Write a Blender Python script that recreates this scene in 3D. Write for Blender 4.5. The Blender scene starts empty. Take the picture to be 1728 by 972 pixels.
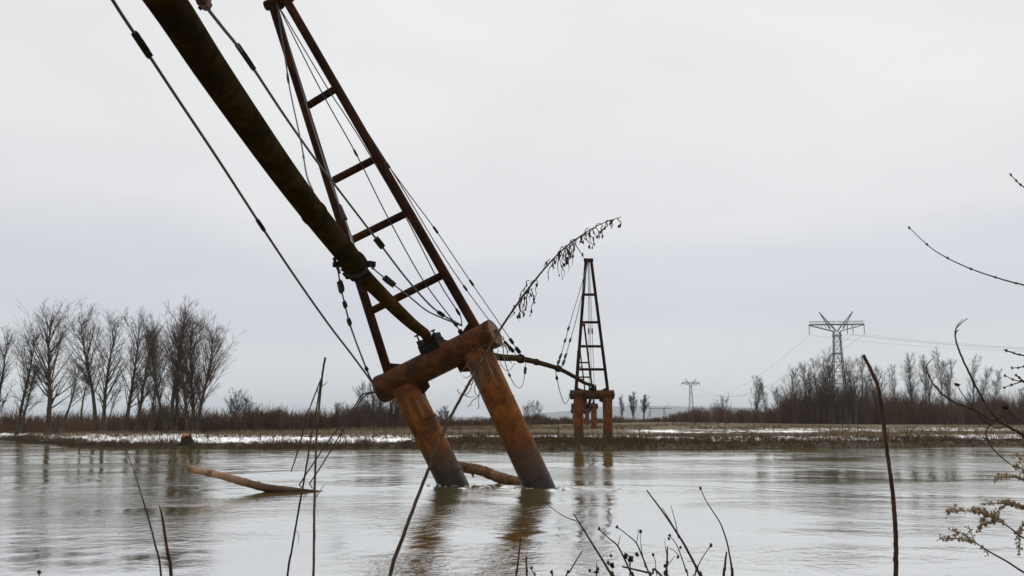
import bpy, math, random
import numpy as np
from mathutils import Vector, Matrix, Euler

S = bpy.context.scene
COL = S.collection
R = math.radians

# ------------------------------------------------------------------ camera
F, CX, CY, HOR, CAMZ = 1680.0, 864.0, 486.0, 715.0, 1.71
PITCH = math.atan((HOR - CY) / F)
cam_d = bpy.data.cameras.new('camera')
cam_d.lens, cam_d.sensor_width = 35.0, 36.0
cam_d.clip_start, cam_d.clip_end = 0.05, 40000
cam = bpy.data.objects.new('camera', cam_d)
COL.objects.link(cam)
cam.location = (0, 0, CAMZ)
cam.rotation_euler = (math.pi / 2 + PITCH, 0, 0)
S.camera = cam

# ------------------------------------------------------------------ sky (overcast: thick even cloud over a Nishita sky)
SUN_EL, SUN_AZ = R(42), R(38)          # sun behind cloud, ahead and to the right
W = bpy.data.worlds.new('World')
S.world = W
W.use_nodes = True
nt = W.node_tree
nt.nodes.clear()
L = nt.links.new
out = nt.nodes.new('ShaderNodeOutputWorld')
bg = nt.nodes.new('ShaderNodeBackground')
sky = nt.nodes.new('ShaderNodeTexSky')
sky.sky_type = 'NISHITA'
sky.sun_disc = False
sky.sun_elevation, sky.sun_rotation = SUN_EL, SUN_AZ
tc = nt.nodes.new('ShaderNodeTexCoord')
sep = nt.nodes.new('ShaderNodeSeparateXYZ')
L(tc.outputs['Generated'], sep.inputs[0])
mp = nt.nodes.new('ShaderNodeMapping')
mp.inputs['Scale'].default_value = (1.1, 1.1, 4.5)
L(tc.outputs['Generated'], mp.inputs[0])
nz = nt.nodes.new('ShaderNodeTexNoise')
nz.inputs['Scale'].default_value = 1.9
nz.inputs['Detail'].default_value = 5
nz.inputs['Roughness'].default_value = 0.45
L(mp.outputs[0], nz.inputs[0])
off = nt.nodes.new('ShaderNodeMath'); off.operation = 'MULTIPLY_ADD'
off.inputs[1].default_value = 0.13; off.inputs[2].default_value = -0.065
L(nz.outputs[0], off.inputs[0])
add = nt.nodes.new('ShaderNodeMath'); add.operation = 'ADD'
L(sep.outputs[2], add.inputs[0]); L(off.outputs[0], add.inputs[1])
ramp = nt.nodes.new('ShaderNodeValToRGB')
cr = ramp.color_ramp
cr.interpolation = 'EASE'
cr.elements[0].position, cr.elements[0].color = 0.0, (0.805, 0.812, 0.822, 1)
cr.elements[1].position, cr.elements[1].color = 1.0, (1.07, 1.06, 1.03, 1)
for p, c in ((0.055, (0.755, 0.762, 0.78, 1)), (0.115, (0.675, 0.680, 0.735, 1)), (0.15, (0.692, 0.694, 0.742, 1)), (0.21, (0.80, 0.797, 0.80, 1)), (0.30, (0.83, 0.828, 0.826, 1)), (0.50, (0.875, 0.87, 0.865, 1))):
    e = cr.elements.new(p); e.color = c
L(add.outputs[0], ramp.inputs[0])
skm = nt.nodes.new('ShaderNodeMix'); skm.data_type = 'RGBA'
skm.inputs[0].default_value = 0.93
sks = nt.nodes.new('ShaderNodeVectorMath'); sks.operation = 'SCALE'; sks.inputs['Scale'].default_value = 0.1
L(sky.outputs[0], sks.inputs[0])
cl = nt.nodes.new('ShaderNodeTexNoise')       # faint lumps in the cloud base
cl.inputs['Scale'].default_value = 3.2
cl.inputs['Detail'].default_value = 6
cl.inputs['Distortion'].default_value = 0.5
mp2 = nt.nodes.new('ShaderNodeMapping')
mp2.inputs['Scale'].default_value = (1.0, 1.0, 2.6)
mp2.inputs['Location'].default_value = (3.1, 0.4, 1.7)
L(tc.outputs['Generated'], mp2.inputs[0]); L(mp2.outputs[0], cl.inputs[0])
clm = nt.nodes.new('ShaderNodeMapRange')
clm.inputs[1].default_value, clm.inputs[2].default_value, clm.inputs[3].default_value, clm.inputs[4].default_value = 0.3, 0.7, 0.955, 1.03
L(cl.outputs[0], clm.inputs[0])
clv = nt.nodes.new('ShaderNodeVectorMath'); clv.operation = 'SCALE'
L(ramp.outputs[0], clv.inputs[0]); L(clm.outputs[0], clv.inputs['Scale'])
L(sks.outputs[0], skm.inputs[6]); L(clv.outputs[0], skm.inputs[7])
L(skm.outputs[2], bg.inputs[0])
bg.inputs[1].default_value = 1.0
L(bg.outputs[0], out.inputs[0])

sun_d = bpy.data.lights.new('sun', 'SUN')
sun_d.energy, sun_d.angle, sun_d.color = 0.9, R(35), (1.0, 0.97, 0.93)
sun = bpy.data.objects.new('sun', sun_d)
COL.objects.link(sun)
_sd = Vector((math.sin(SUN_AZ) * math.cos(SUN_EL), math.cos(SUN_AZ) * math.cos(SUN_EL), math.sin(SUN_EL)))
sun.rotation_euler = _sd.to_track_quat('Z', 'Y').to_euler()

S.view_settings.view_transform = 'Standard'
S.view_settings.look = 'None'
S.view_settings.exposure, S.view_settings.gamma = 0.07, 1.0
S.render.engine = 'CYCLES'
S.cycles.use_denoising = True
S.cycles.max_bounces = 5
S.cycles.caustics_reflective = S.cycles.caustics_refractive = False
S.cycles.volume_bounces = 1

# ------------------------------------------------------------------ helpers
_fw = Vector((0, math.cos(PITCH), math.sin(PITCH)))
_up = Vector((0, -math.sin(PITCH), math.cos(PITCH)))
_rt = Vector((1, 0, 0))
_eye = Vector((0, 0, CAMZ))


def at(x, y, d):
    """world point seen at photo pixel x, y at depth d metres"""
    return _eye + _fw * d + _rt * ((x - CX) / F * d) - _up * ((y - CY) / F * d)


class MB:
    def __init__(self):
        self.v, self.f = [], []

    def tube(self, path, radii, n=8, cap=True, closed_tip=False):
        path = [Vector(p) for p in path]
        if not hasattr(radii, '__len__'):
            radii = [radii] * len(path)
        b = len(self.v)
        ref = None
        for i, p in enumerate(path):
            t = (path[min(i + 1, len(path) - 1)] - path[max(i - 1, 0)])
            if t.length < 1e-9:
                t = Vector((0, 0, 1))
            t.normalize()
            if ref is None:
                ref = Vector((0, 0, 1)) if abs(t.z) < 0.9 else Vector((1, 0, 0))
                ref = (ref - t * ref.dot(t)).normalized()
            else:
                ref = ref - t * ref.dot(t)
                ref = ref.normalized() if ref.length > 1e-6 else t.orthogonal().normalized()
            s = t.cross(ref)
            for k in range(n):
                a = 2 * math.pi * k / n
                self.v.append(p + (ref * math.cos(a) + s * math.sin(a)) * radii[i])
        m = len(path)
        for i in range(m - 1):
            for k in range(n):
                k2 = (k + 1) % n
                self.f.append((b + i * n + k, b + i * n + k2, b + (i + 1) * n + k2, b + (i + 1) * n + k))
        if cap:
            self.f.append(tuple(b + k for k in reversed(range(n))))
            self.f.append(tuple(b + (m - 1) * n + k for k in range(n)))
        return self

    def box(self, c, h, ax=None):
        c = Vector(c)
        ax = ax or (Vector((1, 0, 0)), Vector((0, 1, 0)), Vector((0, 0, 1)))
        b = len(self.v)
        for sx, sy, sz in ((-1, -1, -1), (1, -1, -1), (1, 1, -1), (-1, 1, -1), (-1, -1, 1), (1, -1, 1), (1, 1, 1), (-1, 1, 1)):
            self.v.append(c + ax[0] * (sx * h[0]) + ax[1] * (sy * h[1]) + ax[2] * (sz * h[2]))
        for q in ((0, 3, 2, 1), (4, 5, 6, 7), (0, 1, 5, 4), (1, 2, 6, 5), (2, 3, 7, 6), (3, 0, 4, 7)):
            self.f.append(tuple(b + i for i in q))
        return self

    def prism(self, poly, th, ax):
        """flat plate: polygon poly in (ax0, ax1) through thickness +-th along ax2; ax = (origin, ax0, ax1, ax2)"""
        o, a, c, n = [Vector(q) for q in ax]
        b = len(self.v)
        m = len(poly)
        for s in (-th, th):
            for x, y in poly:
                self.v.append(o + a * x + c * y + n * s)
        self.f.append(tuple(b + k for k in reversed(range(m))))
        self.f.append(tuple(b + m + k for k in range(m)))
        for k in range(m):
            k2 = (k + 1) % m
            self.f.append((b + k, b + k2, b + m + k2, b + m + k))
        return self

    def blob(self, c, r, rng, sq=(1, 1, 1), jit=0.25):
        """small irregular lump (octahedron split once)"""
        c = Vector(c)
        b = len(self.v)
        pts = [Vector(p) for p in ((1, 0, 0), (-1, 0, 0), (0, 1, 0), (0, -1, 0), (0, 0, 1), (0, 0, -1))]
        tri = [(0, 2, 4), (2, 1, 4), (1, 3, 4), (3, 0, 4), (2, 0, 5), (1, 2, 5), (3, 1, 5), (0, 3, 5)]
        mid = {}
        nt_ = []

        def m(i, j):
            k = (min(i, j), max(i, j))
            if k not in mid:
                pts.append(((pts[i] + pts[j]) / 2).normalized())
                mid[k] = len(pts) - 1
            return mid[k]
        for a, d, e in tri:
            x, y, z = m(a, d), m(d, e), m(e, a)
            nt_ += [(a, x, z), (d, y, x), (e, z, y), (x, y, z)]
        for p in pts:
            q = p * (r * (1 + rng.uniform(-jit, jit)))
            self.v.append(c + Vector((q.x * sq[0], q.y * sq[1], q.z * sq[2])))
        self.f += [tuple(b + i for i in t) for t in nt_]
        return self


def mk(name, mb, mat, parent=None, smooth=True, angle=40):
    me = bpy.data.meshes.new(name)
    me.from_pydata([tuple(v) for v in mb.v], [], mb.f)
    me.materials.append(mat)
    if smooth:
        me.shade_smooth()
        me.set_sharp_from_angle(angle=R(angle))
    o = bpy.data.objects.new(name, me)
    COL.objects.link(o)
    if parent:
        o.parent = parent
    return o


def segmesh(name, segs, mat, parent=None, n=3, tint=None):
    """many straight tapered pieces at once: segs rows = p0(3) p1(3) r0 r1"""
    a = np.asarray(segs, dtype=np.float64).reshape(-1, 8)
    N = len(a)
    p0, p1, r0, r1 = a[:, :3], a[:, 3:6], a[:, 6], a[:, 7]
    t = p1 - p0
    t /= np.maximum(np.linalg.norm(t, axis=1), 1e-9)[:, None]
    ref = np.where(np.abs(t[:, 2:3]) < 0.9, np.array([[0, 0, 1.0]]), np.array([[1.0, 0, 0]]))
    u = np.cross(t, ref)
    u /= np.linalg.norm(u, axis=1)[:, None]
    w = np.cross(t, u)
    V = np.zeros((N, 2 * n, 3))
    for k in range(n):
        ang = 2 * math.pi * k / n
        e = u * math.cos(ang) + w * math.sin(ang)
        V[:, k] = p0 + e * r0[:, None]
        V[:, n + k] = p1 + e * r1[:, None]
    Q = np.zeros((N, n, 4), dtype=np.int32)
    base = np.arange(N, dtype=np.int32) * 2 * n
    for k in range(n):
        k2 = (k + 1) % n
        Q[:, k, 0] = base + k
        Q[:, k, 1] = base + k2
        Q[:, k, 2] = base + n + k2
        Q[:, k, 3] = base + n + k
    me = bpy.data.meshes.new(name)
    me.vertices.add(N * 2 * n)
    me.vertices.foreach_set('co', V.ravel())
    me.loops.add(N * n * 4)
    me.loops.foreach_set('vertex_index', Q.ravel())
    me.polygons.add(N * n)
    me.polygons.foreach_set('loop_start', np.arange(N * n, dtype=np.int32) * 4)
    me.update(calc_edges=True)
    if tint is not None:
        at_ = me.attributes.new('tint', 'FLOAT', 'POINT')
        at_.data.foreach_set('value', np.repeat(np.asarray(tint, dtype=np.float32), 2 * n))
    me.materials.append(mat)
    o = bpy.data.objects.new(name, me)
    COL.objects.link(o)
    if parent:
        o.parent = parent
    return o


def ribbons(name, segs, mat, tint):
    """grass blades: one tapered quad each, turned at random"""
    a = np.asarray(segs, dtype=np.float64).reshape(-1, 8)
    N = len(a)
    an = np.random.RandomState(4).uniform(0, 6.283, N)
    e = np.stack([np.cos(an), np.sin(an) * .5, an * 0], 1)
    V = np.stack([a[:, :3] - e * a[:, 6:7], a[:, :3] + e * a[:, 6:7], a[:, 3:6] + e * a[:, 7:8], a[:, 3:6] - e * a[:, 7:8]], 1)
    me = bpy.data.meshes.new(name)
    me.vertices.add(N * 4); me.vertices.foreach_set('co', V.ravel())
    me.loops.add(N * 4); me.loops.foreach_set('vertex_index', np.arange(N * 4, dtype=np.int32))
    me.polygons.add(N); me.polygons.foreach_set('loop_start', np.arange(N, dtype=np.int32) * 4)
    me.update(calc_edges=True)
    at_ = me.attributes.new('tint', 'FLOAT', 'POINT')
    at_.data.foreach_set('value', np.repeat(np.asarray(tint, dtype=np.float32), 4))
    me.materials.append(mat)
    o = bpy.data.objects.new(name, me)
    COL.objects.link(o)
    return o


def gridmesh(name, xs, ys, Z, mat, attrs=()):
    nx, ny = len(xs), len(ys)
    X, Y = np.meshgrid(xs, ys)
    V = np.stack([X.ravel(), Y.ravel(), Z.ravel()], 1)
    i, j = np.meshgrid(np.arange(nx - 1), np.arange(ny - 1))
    b = (j * nx + i).ravel()
    Q = np.stack([b, b + 1, b + nx + 1, b + nx], 1).astype(np.int32)
    me = bpy.data.meshes.new(name)
    me.vertices.add(len(V)); me.vertices.foreach_set('co', V.ravel())
    me.loops.add(Q.size); me.loops.foreach_set('vertex_index', Q.ravel())
    me.polygons.add(len(Q)); me.polygons.foreach_set('loop_start', np.arange(len(Q), dtype=np.int32) * 4)
    me.update(calc_edges=True)
    for nm, val in attrs:
        a_ = me.attributes.new(nm, 'FLOAT', 'POINT')
        a_.data.foreach_set('value', val.ravel().astype(np.float32))
    me.materials.append(mat)
    me.shade_smooth()
    o = bpy.data.objects.new(name, me)
    COL.objects.link(o)
    return o


def thing(name, label, cat, loc=(0, 0, 0), rot=None, group=None):
    o = bpy.data.objects.new(name, None)
    o.empty_display_size = 0.3
    COL.objects.link(o)
    o.location = loc
    if rot is not None:
        o.rotation_euler = rot
    tag(o, label, cat, group)
    return o


def tag(o, label, cat=None, group=None):
    o['label'] = label
    if cat:
        o['category'] = cat
    if group:
        o['group'] = group
    return o


def smooth_path(pts, sub=6):
    pts = [Vector(p) for p in pts]
    if len(pts) < 3:
        return pts
    P = [pts[0] * 2 - pts[1]] + pts + [pts[-1] * 2 - pts[-2]]
    res = []
    for i in range(1, len(P) - 2):
        a, b, c, d = P[i - 1], P[i], P[i + 1], P[i + 2]
        for s in range(sub):
            t = s / sub
            res.append(0.5 * ((2 * b) + (c - a) * t + (2 * a - 5 * b + 4 * c - d) * t * t + (3 * b - a - 3 * c + d) * t ** 3))
    res.append(pts[-1])
    return res


def lerp_list(v, n):
    """resample a list of numbers to n values"""
    if not hasattr(v, '__len__'):
        return [v] * n
    return list(np.interp(np.linspace(0, 1, n), np.linspace(0, 1, len(v)), v))


def vnoise(x, y, seed=0):
    """cheap smooth 2-D value noise for numpy arrays, 0..1"""
    x = np.asarray(x, dtype=np.float64); y = np.asarray(y, dtype=np.float64)
    xi, yi = np.floor(x), np.floor(y)
    fx, fy = x - xi, y - yi
    fx, fy = fx * fx * (3 - 2 * fx), fy * fy * (3 - 2 * fy)

    def h(a, b):
        s = np.sin(a * 127.1 + b * 311.7 + seed * 74.7) * 43758.5453
        return s - np.floor(s)
    return (h(xi, yi) * (1 - fx) + h(xi + 1, yi) * fx) * (1 - fy) + (h(xi, yi + 1) * (1 - fx) + h(xi + 1, yi + 1) * fx) * fy


# ------------------------------------------------------------------ materials
class NM:
    """tiny node-graph helper"""
    def __init__(self, name):
        self.m = bpy.data.materials.new(name)
        self.m.use_nodes = True
        self.t = self.m.node_tree
        self.t.nodes.clear()
        self.out = self.n('ShaderNodeOutputMaterial')
        self.bsdf = self.n('ShaderNodeBsdfPrincipled')
        self.t.links.new(self.bsdf.outputs[0], self.out.inputs[0])

    def n(self, kind, **kw):
        nd = self.t.nodes.new(kind)
        for k, v in kw.items():
            setattr(nd, k, v)
        return nd

    def set(self, sock, v):
        if isinstance(v, bpy.types.NodeSocket):
            self.t.links.new(v, sock)
        else:
            sock.default_value = v

    def coord(self, which='Object', scale=(1, 1, 1), loc=(0, 0, 0)):
        c = self.n('ShaderNodeTexCoord')
        m = self.n('ShaderNodeMapping')
        self.t.links.new(c.outputs[which], m.inputs[0])
        m.inputs['Scale'].default_value = scale
        m.inputs['Location'].default_value = loc
        return m.outputs[0]

    def noise(self, vec, scale, detail=4, rough=0.55, dist=0.0):
        nd = self.n('ShaderNodeTexNoise')
        self.set(nd.inputs['Vector'], vec)
        nd.inputs['Scale'].default_value = scale
        nd.inputs['Detail'].default_value = detail
        nd.inputs['Roughness'].default_value = rough
        nd.inputs['Distortion'].default_value = dist
        return nd.outputs[0]

    def ramp(self, v, stops):
        nd = self.n('ShaderNodeValToRGB')
        e = nd.color_ramp.elements
        while len(e) < len(stops):
            e.new(0.5)
        for el, (p, c) in zip(e, stops):
            el.position = p
            el.color = (*c, 1) if hasattr(c, '__len__') else (c, c, c, 1)
        self.set(nd.inputs[0], v)
        return nd.outputs[0]

    def mix(self, f, a, b):
        nd = self.n('ShaderNodeMix', data_type='RGBA')
        self.set(nd.inputs[0], f)
        for s, v in ((nd.inputs[6], a), (nd.inputs[7], b)):
            self.set(s, (*v, 1) if isinstance(v, tuple) and len(v) == 3 else v)
        return nd.outputs[2]

    def math(self, op, a, b=0.0, c=0.0, clamp=False):
        nd = self.n('ShaderNodeMath', operation=op)
        nd.use_clamp = clamp
        self.set(nd.inputs[0], a); self.set(nd.inputs[1], b); self.set(nd.inputs[2], c)
        return nd.outputs[0]

    def step(self, v, lo, hi):
        nd = self.n('ShaderNodeMapRange', interpolation_type='SMOOTHSTEP')
        self.set(nd.inputs[0], v)
        nd.inputs[1].default_value, nd.inputs[2].default_value = lo, hi
        return nd.outputs[0]

    def attr(self, name):
        return self.n('ShaderNodeAttribute', attribute_name=name).outputs['Fac']

    def worldz(self):
        g = self.n('ShaderNodeNewGeometry')
        s = self.n('ShaderNodeSeparateXYZ')
        self.t.links.new(g.outputs['Position'], s.inputs[0])
        return s.outputs[2]

    def bump(self, h, strength=0.3, dist=0.01, normal=None):
        nd = self.n('ShaderNodeBump')
        nd.inputs['Strength'].default_value = strength
        nd.inputs['Distance'].default_value = dist
        self.set(nd.inputs['Height'], h)
        if normal is not None:
            self.set(nd.inputs['Normal'], normal)
        self.t.links.new(nd.outputs[0], self.bsdf.inputs['Normal'])
        return nd.outputs[0]

    def finish(self, color, rough=0.8, spec=0.3, metal=0.0):
        self.set(self.bsdf.inputs['Base Color'], (*color, 1) if isinstance(color, tuple) and len(color) == 3 else color)
        self.set(self.bsdf.inputs['Roughness'], rough)
        self.bsdf.inputs['Specular IOR Level'].default_value = spec
        self.bsdf.inputs['Metallic'].default_value = metal
        return self.m


def m_rust(name, dark, mid, bright, stain, stain_amt=0.5, tide=True, zstretch=0.35, spec=0.2):
    g = NM(name)
    v = g.coord('Object', (1, 1, zstretch))
    a = g.noise(v, 2.2, 6, 0.62, 0.6)
    b = g.noise(v, 11, 5, 0.7)
    f = g.math('MULTIPLY_ADD', b, 0.35, g.math('MULTIPLY', a, 0.75))
    c = g.ramp(f, ((0.32, dark), (0.52, mid), (0.76, bright)))
    s = g.noise(g.coord('Object', (1.3, 1.3, 0.16), (3, 1, 7)), 3.0, 5, 0.7)
    c = g.mix(g.math('MULTIPLY', g.step(s, 0.60, 0.74), stain_amt), c, stain)
    fine = g.noise(g.coord('Object'), 60, 3, 0.6)
    c = g.mix(g.math('MULTIPLY', g.step(fine, 0.5, 0.75), 0.35), c, dark)
    flake = g.noise(g.coord('Object', (1, 1, .8), (7, 2, 4)), 6.5, 7, 0.68, 0.4)
    c = g.mix(g.math('MULTIPLY', g.step(flake, 0.56, 0.60), 0.28), c, dark)
    c = g.mix(g.math('MULTIPLY', g.step(flake, 0.36, 0.33), 0.2), c, bright)
    rgh = 0.82
    if tide:
        sz = g.n('ShaderNodeSeparateXYZ')
        g.set(sz.inputs[0], g.coord('Object'))
        runs = g.noise(g.coord('Object', (2.2, 2.2, .22), (1, 5, 2)), 3.2, 5, .65)
        zone_ = g.math('MULTIPLY', g.step(sz.outputs[2], -1.5, -.75), g.math('SUBTRACT', 1.0, g.step(sz.outputs[2], -.62, -.45)))
        c = g.mix(g.math('MULTIPLY', g.math('MULTIPLY', zone_, g.step(runs, .50, .66)), .55), c, (.27, .21, .14))
        z = g.worldz()
        zz = g.math('ADD', z, g.math('MULTIPLY', g.noise(g.coord('Object', (1, 1, .3)), 3.5, 4), 1.5))
        mud = g.math('SUBTRACT', 1.0, g.step(zz, 1.35, 2.1))
        c = g.mix(g.math('MULTIPLY', mud, 0.75), c, (0.055, 0.040, 0.030))
        wet = g.math('SUBTRACT', 1.0, g.step(g.math('ADD', z, g.math('MULTIPLY', a, 0.9)), 0.55, 1.45))
        c = g.mix(g.math('MULTIPLY', wet, 0.85), c, (0.014, 0.0115, 0.011))
        rgh = g.math('MULTIPLY_ADD', wet, -0.4, 0.82)
    g.bump(g.math('MULTIPLY_ADD', fine, 0.3, g.math('MULTIPLY_ADD', flake, 1.2, b)), 0.55, 0.014)
    return g.finish(c, rgh, spec)


M = {}
M['rust'] = m_rust('rusted_pipe_steel', (0.024, 0.008, 0.0025), (0.098, 0.030, 0.005), (0.25, 0.080, 0.010), (0.16, 0.115, 0.07), 0.4, zstretch=.75)
M['rust_beam'] = m_rust('rusted_beam_steel', (0.011, 0.004, 0.0018), (0.046, 0.0148, 0.004), (0.155, 0.048, 0.009), (0.10, 0.075, 0.05), 0.4, False, zstretch=1.0)
M['rust_dark'] = m_rust('dark_rusted_steel', (0.008, 0.003, 0.002), (0.021, 0.0075, 0.004), (0.072, 0.024, 0.008), (0.028, 0.018, 0.010), 0.4, False, spec=.05)
M['pipe'] = m_rust('weathered_pipe', (0.009, 0.0065, 0.0032), (0.021, 0.0148, 0.0072), (0.052, 0.035, 0.0165), (0.035, 0.032, 0.022), 0.4, False, 1.0, spec=0.0)
M['pipe_brown'] = m_rust('brown_stripped_pipe', (0.014, 0.0085, 0.0035), (0.034, 0.020, 0.0085), (0.076, 0.044, 0.018), (0.045, 0.032, 0.018), 0.4, False, 1.0, spec=0.0)
M['cap_face'] = m_rust('rusted_end_plate', (0.06, 0.028, 0.014), (0.12, 0.062, 0.034), (0.20, 0.12, 0.075), (0.25, 0.19, 0.13), 0.5, False)
g = NM('black_iron'); M['iron'] = g.finish(g.ramp(g.noise(g.coord('Object'), 9, 4), ((.35, (.008, .007, .007)), (.7, (.022, .017, .014)))), 0.8, 0.08)
g = NM('red_paint'); M['red'] = g.finish(g.ramp(g.noise(g.coord('Object'), 14, 4), ((.35, (.04, .008, .008)), (.7, (.09, .016, .016)))), 0.6, 0.3)
g = NM('steel_rope'); M['rope'] = g.finish(g.ramp(g.noise(g.coord('Object'), 25, 3), ((.35, (.012, .011, .011)), (.7, (.035, .03, .027)))), 0.6, 0.3)
g = NM('galvanised_lattice'); M['lattice'] = g.finish(g.ramp(g.noise(g.coord('Object'), 2, 3), ((.35, (.10, .105, .11)), (.7, (.17, .175, .18)))), 0.6, 0.3, 0.3)
g = NM('glass_insulator'); M['insul'] = g.finish(g.ramp(g.noise(g.coord('Object'), 6, 3), ((.35, (.05, .05, .05)), (.7, (.10, .10, .10)))), 0.3, 0.5)
g = NM('power_wire'); M['wire'] = g.finish(g.ramp(g.noise(g.coord('Object'), 1, 2), ((.35, (.13, .13, .14)), (.7, (.18, .18, .19)))), 0.5, 0.3)


def m_wood(name, a, b, c, scale=8, zs=0.3, rough=0.9, bs=0.5):
    g = NM(name)
    v = g.coord('Object', (1, 1, zs))
    f = g.math('MULTIPLY_ADD', g.noise(v, scale * 4, 4, 0.65), 0.4, g.math('MULTIPLY', g.noise(v, scale, 5, 0.6), 0.65))
    col = g.ramp(f, ((0.36, a), (0.52, b), (0.68, c)))
    g.bump(f, bs, 0.01)
    return g.finish(col, rough, 0.2)


M['bark'] = m_wood('tree_bark', (.020, .014, .009), (.046, .034, .022), (.095, .072, .048), 3)
M['bark_pale'] = m_wood('poplar_bark', (.04, .031, .023), (.075, .059, .045), (.13, .105, .082), 3)
M['twig'] = m_wood('bare_twigs', (.030, .020, .012), (.052, .036, .022), (.085, .061, .039), 2)
M['twig_red'] = m_wood('brown_twigs', (.038, .020, .011), (.066, .035, .020), (.10, .055, .031), 2)
M['twig_pale'] = m_wood('pale_twigs', (.040, .029, .020), (.066, .049, .035), (.10, .076, .055), 2)
M['stalk'] = m_wood('dry_stalk', (.026, .018, .012), (.060, .042, .027), (.11, .080, .054), 60, 0.2)
M['stalk_pale'] = m_wood('pale_dry_stalk', (.055, .040, .028), (.10, .075, .052), (.17, .13, .095), 60, 0.2)
M['stick'] = m_wood('brown_stick', (.026, .013, .008), (.062, .030, .018), (.12, .066, .042), 50, 0.25)
M['seed'] = m_wood('dark_seed_head', (.008, .006, .005), (.020, .015, .011), (.05, .036, .026), 120)
M['fluff'] = m_wood('faded_flower_fluff', (.15, .10, .052), (.30, .215, .125), (.48, .37, .24), 90)
M['tendril'] = m_wood('withered_leaf', (.022, .017, .013), (.05, .039, .030), (.10, .080, .062), 90)
M['stump_bark'] = m_wood('wet_stump_bark', (.008, .006, .005), (.020, .014, .010), (.05, .035, .024), 5)
M['cut_wood'] = m_wood('fresh_cut_wood', (.22, .075, .022), (.36, .135, .045), (.50, .22, .09), 9)

# driftwood: bark rubbed off in patches, so pale and dark patches
g = NM('driftwood')
v = g.coord('Object', (1, 1, 1))
f1 = g.noise(v, 2.4, 5, 0.6, 0.6)
f2 = g.noise(v, 22, 4, 0.65)
c = g.ramp(g.math('MULTIPLY_ADD', f2, 0.3, g.math('MULTIPLY', f1, 0.8)), ((.34, (.07, .034, .016)), (.48, (.19, .10, .052)), (.62, (.38, .255, .17))))
sx_ = g.n('ShaderNodeSeparateXYZ')
g.set(sx_.inputs[0], g.n('ShaderNodeTexCoord').outputs['Object'])
barked = g.step(g.math('MULTIPLY_ADD', f1, 1.6, sx_.outputs[0]), 1.7, 2.9)
c = g.mix(g.math('MULTIPLY', barked, .85), c, g.ramp(f2, ((.35, (.030, .014, .007)), (.7, (.095, .045, .020)))))
wet = g.math('SUBTRACT', 1.0, g.step(g.math('MULTIPLY_ADD', f2, .08, g.worldz()), .06, .18))
c = g.mix(g.math('MULTIPLY', wet, .8), c, (.022, .014, .009))
g.bump(f2, .5, .02)
M['driftwood'] = g.finish(c, 0.7, .25)
M['driftwood_tan'] = m_wood('tan_driftwood', (.07, .035, .016), (.16, .085, .042), (.30, .185, .11), 5, 1.0)

# tinted twig mass for thickets: per-bush tint attribute is the kind of shrub
g = NM('thicket_twigs')
tt = g.attr('tint')
c = g.ramp(tt, ((0.0, (.034, .021, .013)), (.35, (.086, .044, .024)), (.7, (.135, .073, .041)), (1.0, (.17, .125, .088))))
M['thicket'] = g.finish(c, 0.95, .1)
g = NM('dry_grass_blades')
tt = g.attr('tint')
c = g.ramp(tt, ((0.0, (.048, .030, .016)), (.5, (.125, .080, .042)), (1.0, (.25, .19, .11))))
M['grass'] = g.finish(c, 0.95, .1)

# ground: mud, dead turf and what is left of the snow
g = NM('ground_soil_and_snow')
po = g.n('ShaderNodeNewGeometry').outputs['Position']
mpn = g.n('ShaderNodeMapping')
g.set(mpn.inputs[0], po)
mpn.inputs['Scale'].default_value = (1.0, .16, 1)
pst = mpn.outputs[0]
n1 = g.noise(pst, 0.30, 5, .6)
n1b = g.noise(pst, 2.6, 4, .65)
n2 = g.noise(po, 2.3, 5, .65)
n3 = g.noise(po, 14, 4, .6)
soil = g.ramp(g.math('MULTIPLY_ADD', n3, .3, g.math('MULTIPLY', n2, .7)), ((.36, (.030, .022, .014)), (.52, (.062, .046, .027)), (.68, (.115, .088, .052))))
pale = g.ramp(n2, ((.35, (.095, .072, .044)), (.7, (.18, .145, .090))))
soil = g.mix(g.attr('dry'), soil, pale)
thr = g.math('SUBTRACT', g.math('MULTIPLY_ADD', n1, .5, g.math('MULTIPLY', n1b, .5)), g.math('SUBTRACT', 1.0, g.attr('snow')))
sn = g.step(thr, -.10, -.04)
snowc = g.ramp(n3, ((.3, (.84, .845, .85)), (.7, (.92, .92, .92))))
c = g.mix(sn, soil, snowc)
wet = g.math('SUBTRACT', 1.0, g.step(g.worldz(), .02, .10))
c = g.mix(wet, c, (.022, .017, .010))
g.bump(n2, .3, .03)
M['ground'] = g.finish(c, 0.95, .15)

# river: muddy, moving
g = NM('river_water')
po = g.n('ShaderNodeNewGeometry').outputs['Position']


def wmap(sc, rot=0.0):
    m = g.n('ShaderNodeMapping')
    g.set(m.inputs[0], po)
    m.inputs['Scale'].default_value = sc
    m.inputs['Rotation'].default_value = (0, 0, rot)
    return m.outputs[0]


big = g.noise(wmap((0.10, 0.22, 1), .15), 1.0, 3, .5, 1.2)
mid = g.noise(wmap((0.9, 0.9, 1), -.1), 1.0, 4, .55, 1.0)
sml = g.noise(wmap((3.6, 3.0, 1), .1), 1.0, 4, .6, .6)
rough_patch = g.step(g.noise(wmap((0.09, 0.16, 1), .2), 1.0, 3, .6, .8), .40, .62)
amp = g.math('MULTIPLY_ADD', rough_patch, .013, .0022)
fin = g.noise(wmap((9, 8, 1), -.15), 1.0, 3, .6, .5)
h = g.math('MULTIPLY_ADD', mid, .008, g.math('MULTIPLY', sml, amp))
h = g.math('MULTIPLY_ADD', fin, g.math('MULTIPLY', amp, .30), h)
wn = g.bump(h, 1.0, 1.0)
silt = g.noise(wmap((.2, .5, 1)), 1.0, 4, .6, 1.5)
c = g.ramp(silt, ((.3, (.25, .205, .040)), (.7, (.33, .275, .070))))
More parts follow.
